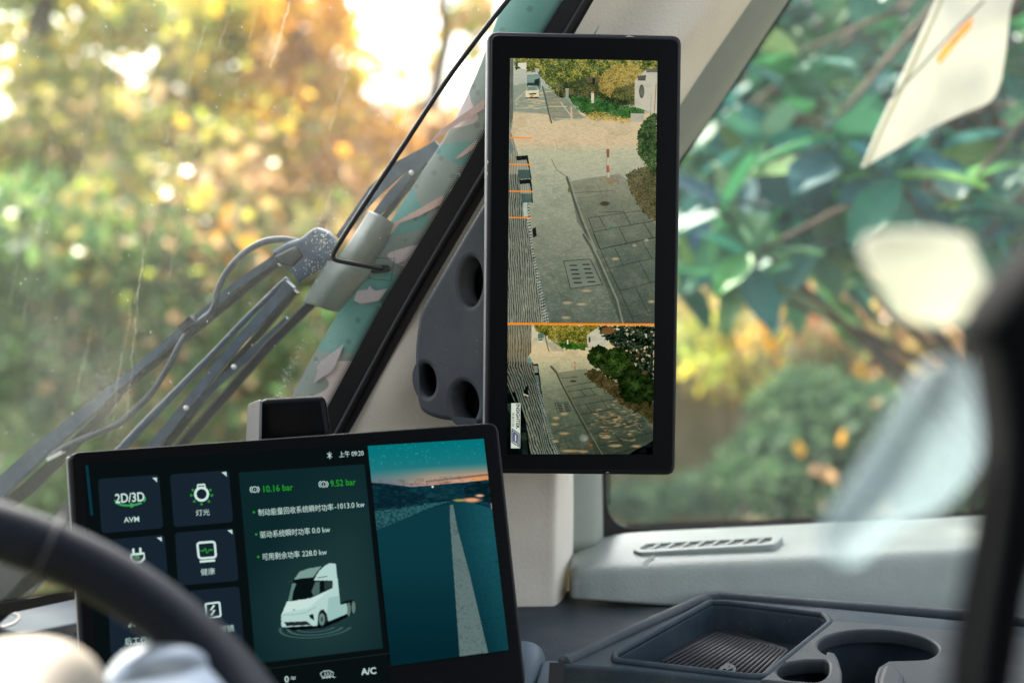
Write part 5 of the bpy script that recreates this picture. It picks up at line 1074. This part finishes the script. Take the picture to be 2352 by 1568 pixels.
for cx, cy, rx, ry, pal in ((775, 825, 68, 72, BU), (890, 865, 112, 102, BU), (1010, 1000, 116, 122, BD), (1090, 1050, 60, 60, BD)):
    dd = np.sqrt(((X - z4([(cx, cy)])[0][0]) / (rx * .36635)) ** 2 + ((Y - z4([(cx, cy)])[0][1]) / (ry * .36635)) ** 2) + .35 * (fbm(X / 5, Y / 5, 7 + int(cx)) - .5); C.mix(dd < 1, np.clip(pal * (1.15 - .45 * dd[..., None]), 0, 1))
mg_ = C.rough(z4([(770, 632), (1122, 632), (1122, 960), (1090, 960), (1040, 900), (1000, 860), (960, 780), (880, 770), (830, 720), (790, 690)]), 5); C.mix(mg_ & (fbm(X / 7, Y / 6, 9) > .30), C.leafy(1.5, [(6, 12, 10), (14, 26, 20), (28, 44, 32), (70, 84, 66), (20, 34, 26), (110, 112, 84)], 231)); C.el(*z4([(835, 662)])[0], 16, 8, (126, 92, 56), .95, .3); C.el(*z4([(1065, 925)])[0], 6, 5, (96, 74, 48), .9, .4); C.el(*z4([(1020, 820)])[0], 6, 5, (70, 54, 36), .9, .4)
C.poly(z4([(621, 852), (629, 852), (630, 918), (623, 918)]), (176, 112, 80)); C.poly(z4([(621, 872), (629, 872), (629, 885), (622, 885)]), (196, 186, 160)); C.poly(z4([(622, 900), (630, 900), (630, 918), (623, 918)]), (150, 120, 96))
side = z4([(200, 625), (356, 625), (352, 800), (330, 830), (400, 900), (430, 1120), (470, 1330), (530, 1440), (200, 1440)]); smk = C.inside(side); C.mix(smk, vert([(743, (146, 148, 126)), (800, (150, 138, 112)), (860, (112, 118, 104)), (1042, (122, 132, 118))]))
ph = (X - 1166 - .32 * np.clip(Y - 840, 0, 900)) * .55 + 5 * fbm(X / 20, Y / 34, 241); wv_ = np.sin(ph * 2.0 + 2.6 * fbm(X / 6, Y / 14, 243)); C.mix(smk * np.clip(wv_ * 3, 0, 1) * np.where(Y < 830, .4, .85), (26, 34, 34)); C.mix(smk * (Y > 930) * np.clip(fbm(X / 5, Y / 14, 247) - .6, 0, 1) * 2.2, (206, 176, 140))
C.poly(z4([(200, 990), (250, 1110), (300, 1180), (330, 1300), (350, 1440), (195, 1440)]), (12, 24, 24)); C.line(z4([(240, 1050), (300, 1180), (318, 1260), (340, 1440)]), 4, (8, 14, 18)); C.poly(z4([(205, 1120), (225, 1120), (225, 1190), (205, 1150)]), (58, 74, 64), .7); C.poly(z4([(290, 1300), (320, 1300), (335, 1440), (300, 1440)]), (40, 52, 44), .7)
C.poly(z4([(304, 1040), (330, 1000), (334, 1060), (316, 1088)]), (20, 26, 26)); C.line(z4([(306, 1060), (332, 1070)]), 3, (220, 200, 176)); C.poly(z4([(322, 862), (342, 820), (356, 850), (352, 865)]), (104, 140, 134))
C.poly(z4([(362, 872), (396, 868), (402, 930), (396, 930), (392, 880), (366, 882)]), (16, 22, 20)); C.poly(z4([(368, 882), (392, 880), (396, 930), (372, 930)]), (128, 136, 120)); C.poly(z4([(372, 926), (402, 924), (416, 1040), (408, 1045), (398, 940), (376, 940)]), (16, 22, 20)); C.poly(z4([(378, 942), (396, 940), (402, 990), (384, 990)]), (96, 120, 110)); C.poly(z4([(408, 1038), (420, 1040), (420, 1056), (410, 1056)]), (14, 18, 18))
fr_ = C.inside(z4([(384, 985), (402, 985), (440, 1160), (500, 1360), (540, 1440), (500, 1440), (420, 1180)])); C.mix(fr_ * (np.sin(Y * 1.1 + X * .4 + 5 * fbm(X / 4, Y / 4, 99)) > 0) * .5, (150, 172, 168))
C.poly(z4([(960, 1440), (1010, 1405), (1060, 1385), (1115, 1350), (1120, 1440)]), (10, 14, 18)); sn_ = fbm(X / 22, Y / 15, 407, 4); C.mix(np.clip(sn_ - .5, 0, 1) * .5, (170, 166, 140)); C.mix(np.clip(.5 - sn_, 0, 1) * .45, (46, 54, 46))
C.mix(np.sin(Y * 3.1) * .5 + .5 > .5, np.clip(C.I * .95, 0, 1)); C.I = np.clip((C.I - .5) * 1.1 + .47, 0, 1)
v2 = C.build('lower_picture', MQ, .0004, cm)
for y in (317, 378, 439.5, 500): link('distance_mark', strip_mesh(MQ, [(1170 - (y - 317) * .006, y - .4), (1223, y + .4)], 2.6, .0008), ORE, v1)
link('divider', strip_mesh(MQ, [(1166, 743.4), (1503, 745.6)], 4.6, .0008), ORE, cm)
# supplier plate shown on the lower view
def bn(p): return [(1159.9 + .08786 * x, 907.3 + .08786 * y) for x, y in p]     # crop of the plate
LOGO = emit('plate_white', (206, 216, 200)); INK = emit('plate_ink', (16, 18, 22)); NAVY = emit('plate_navy', (8, 32, 92))
bnr = link('maker_plate', fill_mesh(MQ, bn([(163, 205), (406, 208), (394, 1384), (157, 1384)]), .0008), LOGO, v2)
bx0 = bn([(300, 222)])[0]; link('lettering', text_mesh(MQ, 'INSIGHTEK', bx0[0] - .2, bx0[1], 11.6, .0011, ysc=.98, rot=-90, bold=.03, sx=1.0), INK, bnr)
bx1 = bn([(186, 450)])[0]; link('lettering', text_mesh(MQ, '映景科技', bx1[0], bx1[1], 8.4, .0011, ysc=.8, rot=-90), INK, bnr)
q = [strip_mesh(MQ, bn(p), 2.3, .0011) for p in ([(175, 870), (370, 1005), (370, 1370)], [(175, 915), (335, 1030), (335, 1340)], [(183, 935), (183, 1225), (305, 1310)], [(216, 980), (216, 1205), (300, 1265), (308, 1045), (216, 980)], [(246, 1020), (246, 1190), (290, 1222)])]
add('emblem', q, NAVY, bnr)

# ------------------------------------------------------------------ mount behind the monitor
BP = Plane((1110, 440, 1.135), (1110, 970, 1.135), (960, 800, 1.16))
bk = thing('monitor_bracket', 'dark grey mounting plate with three deep holes left of the upright monitor', 'bracket', BP.hit(1080, 970))
bo = rnd([(1124, 436), (1118, 452), (1064, 540), (990, 668), (962, 715), (950, 800), (954, 905), (962, 945), (1000, 962), (1085, 972), (1122, 974)], [0, 0, 60, 40, 40, 60, 40, 22, 30, 30, 0], 6)
hs = [ell(1080, 647, 26, 57, 32, 2), ell(978, 873, 20.5, 38, 28, -7), ell(1066, 924, 31, 48, 32, -6)]
o = plate('bracket_plate', BP, [bo] + hs, M['bracket'], bk, .012, .034, .004, 3); shade_auto(o)
plate('bracket_back', BP, rnd([(1122, 460), (1116, 470), (1000, 668), (964, 800), (968, 935), (1080, 964), (1120, 966)], 8), M['deep'], bk, -.020, .003)

# ------------------------------------------------------------------ steering wheel
SQ = Plane((0, 1222, .66), (430, 1480, .66), (100, 1560, .60))
a2, b2, c2 = [SQ.loc(x, y) for x, y in ((0, 1221), (279, 1343), (540, 1568))]
def circ(a, b, c):
    ax, ay = a; bx, by = b; cx, cy = c; d = 2 * (ax * (by - cy) + bx * (cy - ay) + cx * (ay - by))
    ux = ((ax * ax + ay * ay) * (by - cy) + (bx * bx + by * by) * (cy - ay) + (cx * cx + cy * cy) * (ay - by)) / d
    uy = ((ax * ax + ay * ay) * (cx - bx) + (bx * bx + by * by) * (ax - cx) + (cx * cx + cy * cy) * (bx - ax)) / d
    return ux, uy, math.dist((ux, uy), a)
ux, uy, RR = circ(a2, b2, c2); print('wheel radius', RR, 'MQ', MQ.d, 'DQ', DQ.d)
cen = SQ.o + SQ.ex * ux + SQ.ey * uy
sw = thing('steering_wheel', 'black leather steering wheel rim, blurred, in front of the central display', 'steering wheel', cen)
def onrim(an, rr, h=0): return cen + (SQ.ex * math.cos(an) + SQ.ey * math.sin(an)) * rr + SQ.n * h
rp = [onrim(2 * math.pi * i / 120, RR) for i in range(120)]
link('rim', tube_mesh(rp, .0138, 16, closed=True, axis=SQ.n), M['leather'], sw, True)
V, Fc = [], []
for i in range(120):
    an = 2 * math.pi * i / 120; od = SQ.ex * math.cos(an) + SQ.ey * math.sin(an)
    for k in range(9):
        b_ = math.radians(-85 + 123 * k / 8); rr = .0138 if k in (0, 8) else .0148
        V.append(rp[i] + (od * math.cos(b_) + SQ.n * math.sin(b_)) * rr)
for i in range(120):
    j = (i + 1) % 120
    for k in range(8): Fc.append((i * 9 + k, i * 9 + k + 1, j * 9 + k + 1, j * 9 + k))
link('rim_highlight', mesh(V, Fc), M['rim_sunlit'], sw, True)  # sun highlight along the rim, put in as a pale band
def ang_of(x, y):
    l = SQ.loc(x, y); return math.atan2(l[1] - uy, l[0] - ux)
t0 = ang_of(112, 1250)
ring = [onrim(t0, RR) + ((onrim(t0, RR) - cen).normalized() * math.cos(k / 24 * 2 * math.pi) + SQ.n * math.sin(k / 24 * 2 * math.pi)) * .0158 for k in range(24)]
link('seam_ring', tube_mesh(ring, .0009, 6, closed=True), M['bracket'], sw, True)
thd = [onrim(2 * math.pi * i / 160, RR - .004, .0138) for i in range(160)]
# spokes reach from the hub to the rim
t1 = ang_of(520, 1640)
for dt in (0.0, 2.2, 4.2):
    q = [onrim(t1 - dt, RR * k, -.012 * (1 - k)) for k in (.2, .5, .8, .97)]
    shade_auto(link('spoke', bar_mesh(q, [.07, .055, .045, .05], .014, SQ.n), M['spoke'], sw))
link('hub', tube_mesh([cen - SQ.n * .03, cen - SQ.n * .005, cen + SQ.n * .006], [.07, .075, .05], 28), M['leather'], sw, True)
# glossy thumb grip inside the rim
rows = [[(255, 1548, .68), (300, 1502, .675), (400, 1480, .67), (480, 1490, .67), (540, 1530, .67), (600, 1600, .67)], [(240, 1580, .66), (300, 1530, .655), (400, 1506, .65), (470, 1514, .65), (520, 1548, .655), (570, 1610, .66)], [(230, 1640, .655), (300, 1640, .65), (400, 1640, .645), (470, 1640, .645), (520, 1640, .65), (560, 1650, .655)]]
o = link('grip_cover', patch_mesh(rows, 6, 6), M['spoke'], sw, True); solid(o, .006, 0)

# instrument hood, lit by the sun
hd = thing('instrument_hood', 'cream rounded top of a cover below the steering wheel rim, bright in the sun', 'cover', P(100, 1560, .60))
dy_ = 22
rows = [[(-330, 1560, .62), (-150, 1500, .62), (0, 1462, .62), (110, 1456, .62), (180, 1480, .62), (225, 1530, .63), (262, 1640, .64)],
        [(-330, 1580, .58), (-150, 1520, .575), (0, 1480, .57), (100, 1474, .57), (165, 1498, .575), (210, 1548, .59), (250, 1650, .61)],
        [(-330, 1680, .55), (-150, 1640, .54), (0, 1620, .535), (80, 1620, .535), (140, 1640, .545), (190, 1680, .565), (230, 1740, .59)]]
rows = [[(x, y + dy_, d) for x, y, d in r_] for r_ in rows]
o = link('hood_shell', patch_mesh(rows, 6, 6), M['hood'], hd, True); solid(o, .006, 0)

# ------------------------------------------------------------------ near things at the right
bp = thing('black_post', 'thick black post bending towards the side window at the right edge', 'post', P(2260, 1620, .45))
rows = [[(2420, 470, .50), (2520, 470, .47), (2700, 470, .46)], [(2330, 570, .49), (2430, 570, .455), (2700, 570, .45)], [(2240, 680, .48), (2320, 680, .445), (2600, 700, .45)], [(2208, 745, .475), (2290, 750, .44), (2500, 780, .45)], [(2222, 800, .475), (2310, 810, .44), (2480, 860, .45)],
        [(2240, 900, .475), (2330, 910, .44), (2560, 960, .45)], [(2252, 1010, .475), (2330, 1020, .44), (2500, 1040, .46)], [(2240, 1160, .475), (2310, 1160, .44), (2430, 1160, .465)], [(2208, 1340, .47), (2280, 1340, .435), (2372, 1340, .46)], [(2178, 1500, .465), (2255, 1500, .43), (2346, 1500, .455)], [(2176, 1640, .46), (2240, 1640, .425), (2322, 1640, .45)]]
rows = [[(x, y, d * .88) for x, y, d in r_] for r_ in rows]
o = link('post_body', patch_mesh(rows, 6, 5), M['post'], bp, True); solid(o, .012, 1)
fs = thing('blue_reflection', 'pale blue translucent reflection, built as a sheet beside the black post', 'streak_reflection', P(1950, 1290, .52))  # a streak of reflected light made up as a translucent sheet
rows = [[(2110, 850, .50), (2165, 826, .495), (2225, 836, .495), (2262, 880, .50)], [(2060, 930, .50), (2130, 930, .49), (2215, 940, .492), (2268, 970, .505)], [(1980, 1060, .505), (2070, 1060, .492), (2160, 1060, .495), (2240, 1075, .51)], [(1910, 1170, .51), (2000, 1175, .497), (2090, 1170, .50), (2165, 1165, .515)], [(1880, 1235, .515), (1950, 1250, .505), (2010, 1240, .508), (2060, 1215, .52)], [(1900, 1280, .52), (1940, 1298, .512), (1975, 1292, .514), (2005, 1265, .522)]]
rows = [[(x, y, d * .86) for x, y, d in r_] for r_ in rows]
o = link('blue_reflection_sheet', patch_mesh(rows, 6, 6), M['film'], fs, True); solid(o, .0008, 0)
wf = thing('white_reflection', 'creamy white rounded reflection, built as a sheet before the side window above the black post', 'pale_reflection', P(2130, 640, .55))  # a bright window reflection made up as a solid sheet
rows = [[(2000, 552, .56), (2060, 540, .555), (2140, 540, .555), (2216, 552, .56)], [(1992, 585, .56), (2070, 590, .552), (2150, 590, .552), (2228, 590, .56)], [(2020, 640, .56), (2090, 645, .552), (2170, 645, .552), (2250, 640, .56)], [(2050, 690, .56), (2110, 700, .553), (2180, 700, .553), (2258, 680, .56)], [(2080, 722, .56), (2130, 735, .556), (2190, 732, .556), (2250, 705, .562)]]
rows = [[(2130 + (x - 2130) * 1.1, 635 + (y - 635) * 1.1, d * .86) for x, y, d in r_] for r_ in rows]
o = link('white_reflection_sheet', patch_mesh(rows, 6, 6), M['pale_reflection'], wf, True); solid(o, .001, 0)
# window reflection of a printed card, built as a sheet outside the pane
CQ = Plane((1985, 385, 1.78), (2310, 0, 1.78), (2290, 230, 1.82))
cdp = thing('card_reflection', 'reflection of a white card with a dark line and an orange bar, built outside the side window', 'card', CQ.hit(2150, 300))
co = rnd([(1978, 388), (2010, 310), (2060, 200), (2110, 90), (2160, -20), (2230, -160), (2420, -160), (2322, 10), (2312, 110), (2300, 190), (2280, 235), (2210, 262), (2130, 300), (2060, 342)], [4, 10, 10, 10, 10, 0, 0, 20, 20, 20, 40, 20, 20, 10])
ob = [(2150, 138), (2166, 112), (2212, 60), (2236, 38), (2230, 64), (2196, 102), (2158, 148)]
plate('card_reflection_sheet', CQ, [co, ob], M['paper_reflection'], cdp, 0, .0012)
link('orange_bar_reflection', fill_mesh(CQ, ob, -.0004), M['paper_reflection_orange'], cdp)
link('printed_line_reflection', merge(strip_mesh(CQ, [(2040, 232), (2110, 160), (2180, 84), (2262, 0)], 4.5, .0010), strip_mesh(CQ, [(2186, 104), (2196, 84)], 4, .0020)), M['paper_reflection_line'], cdp)
link('ghost_edge', strip_mesh(CQ, [(1990, 378), (2030, 290), (2085, 175), (2140, 55), (2172, -20)], 6, .0010), mat('ghost_edge_tint', (.45, .42, .22), .6), cdp)  # ghost of the reflected edge, drawn as a coloured line
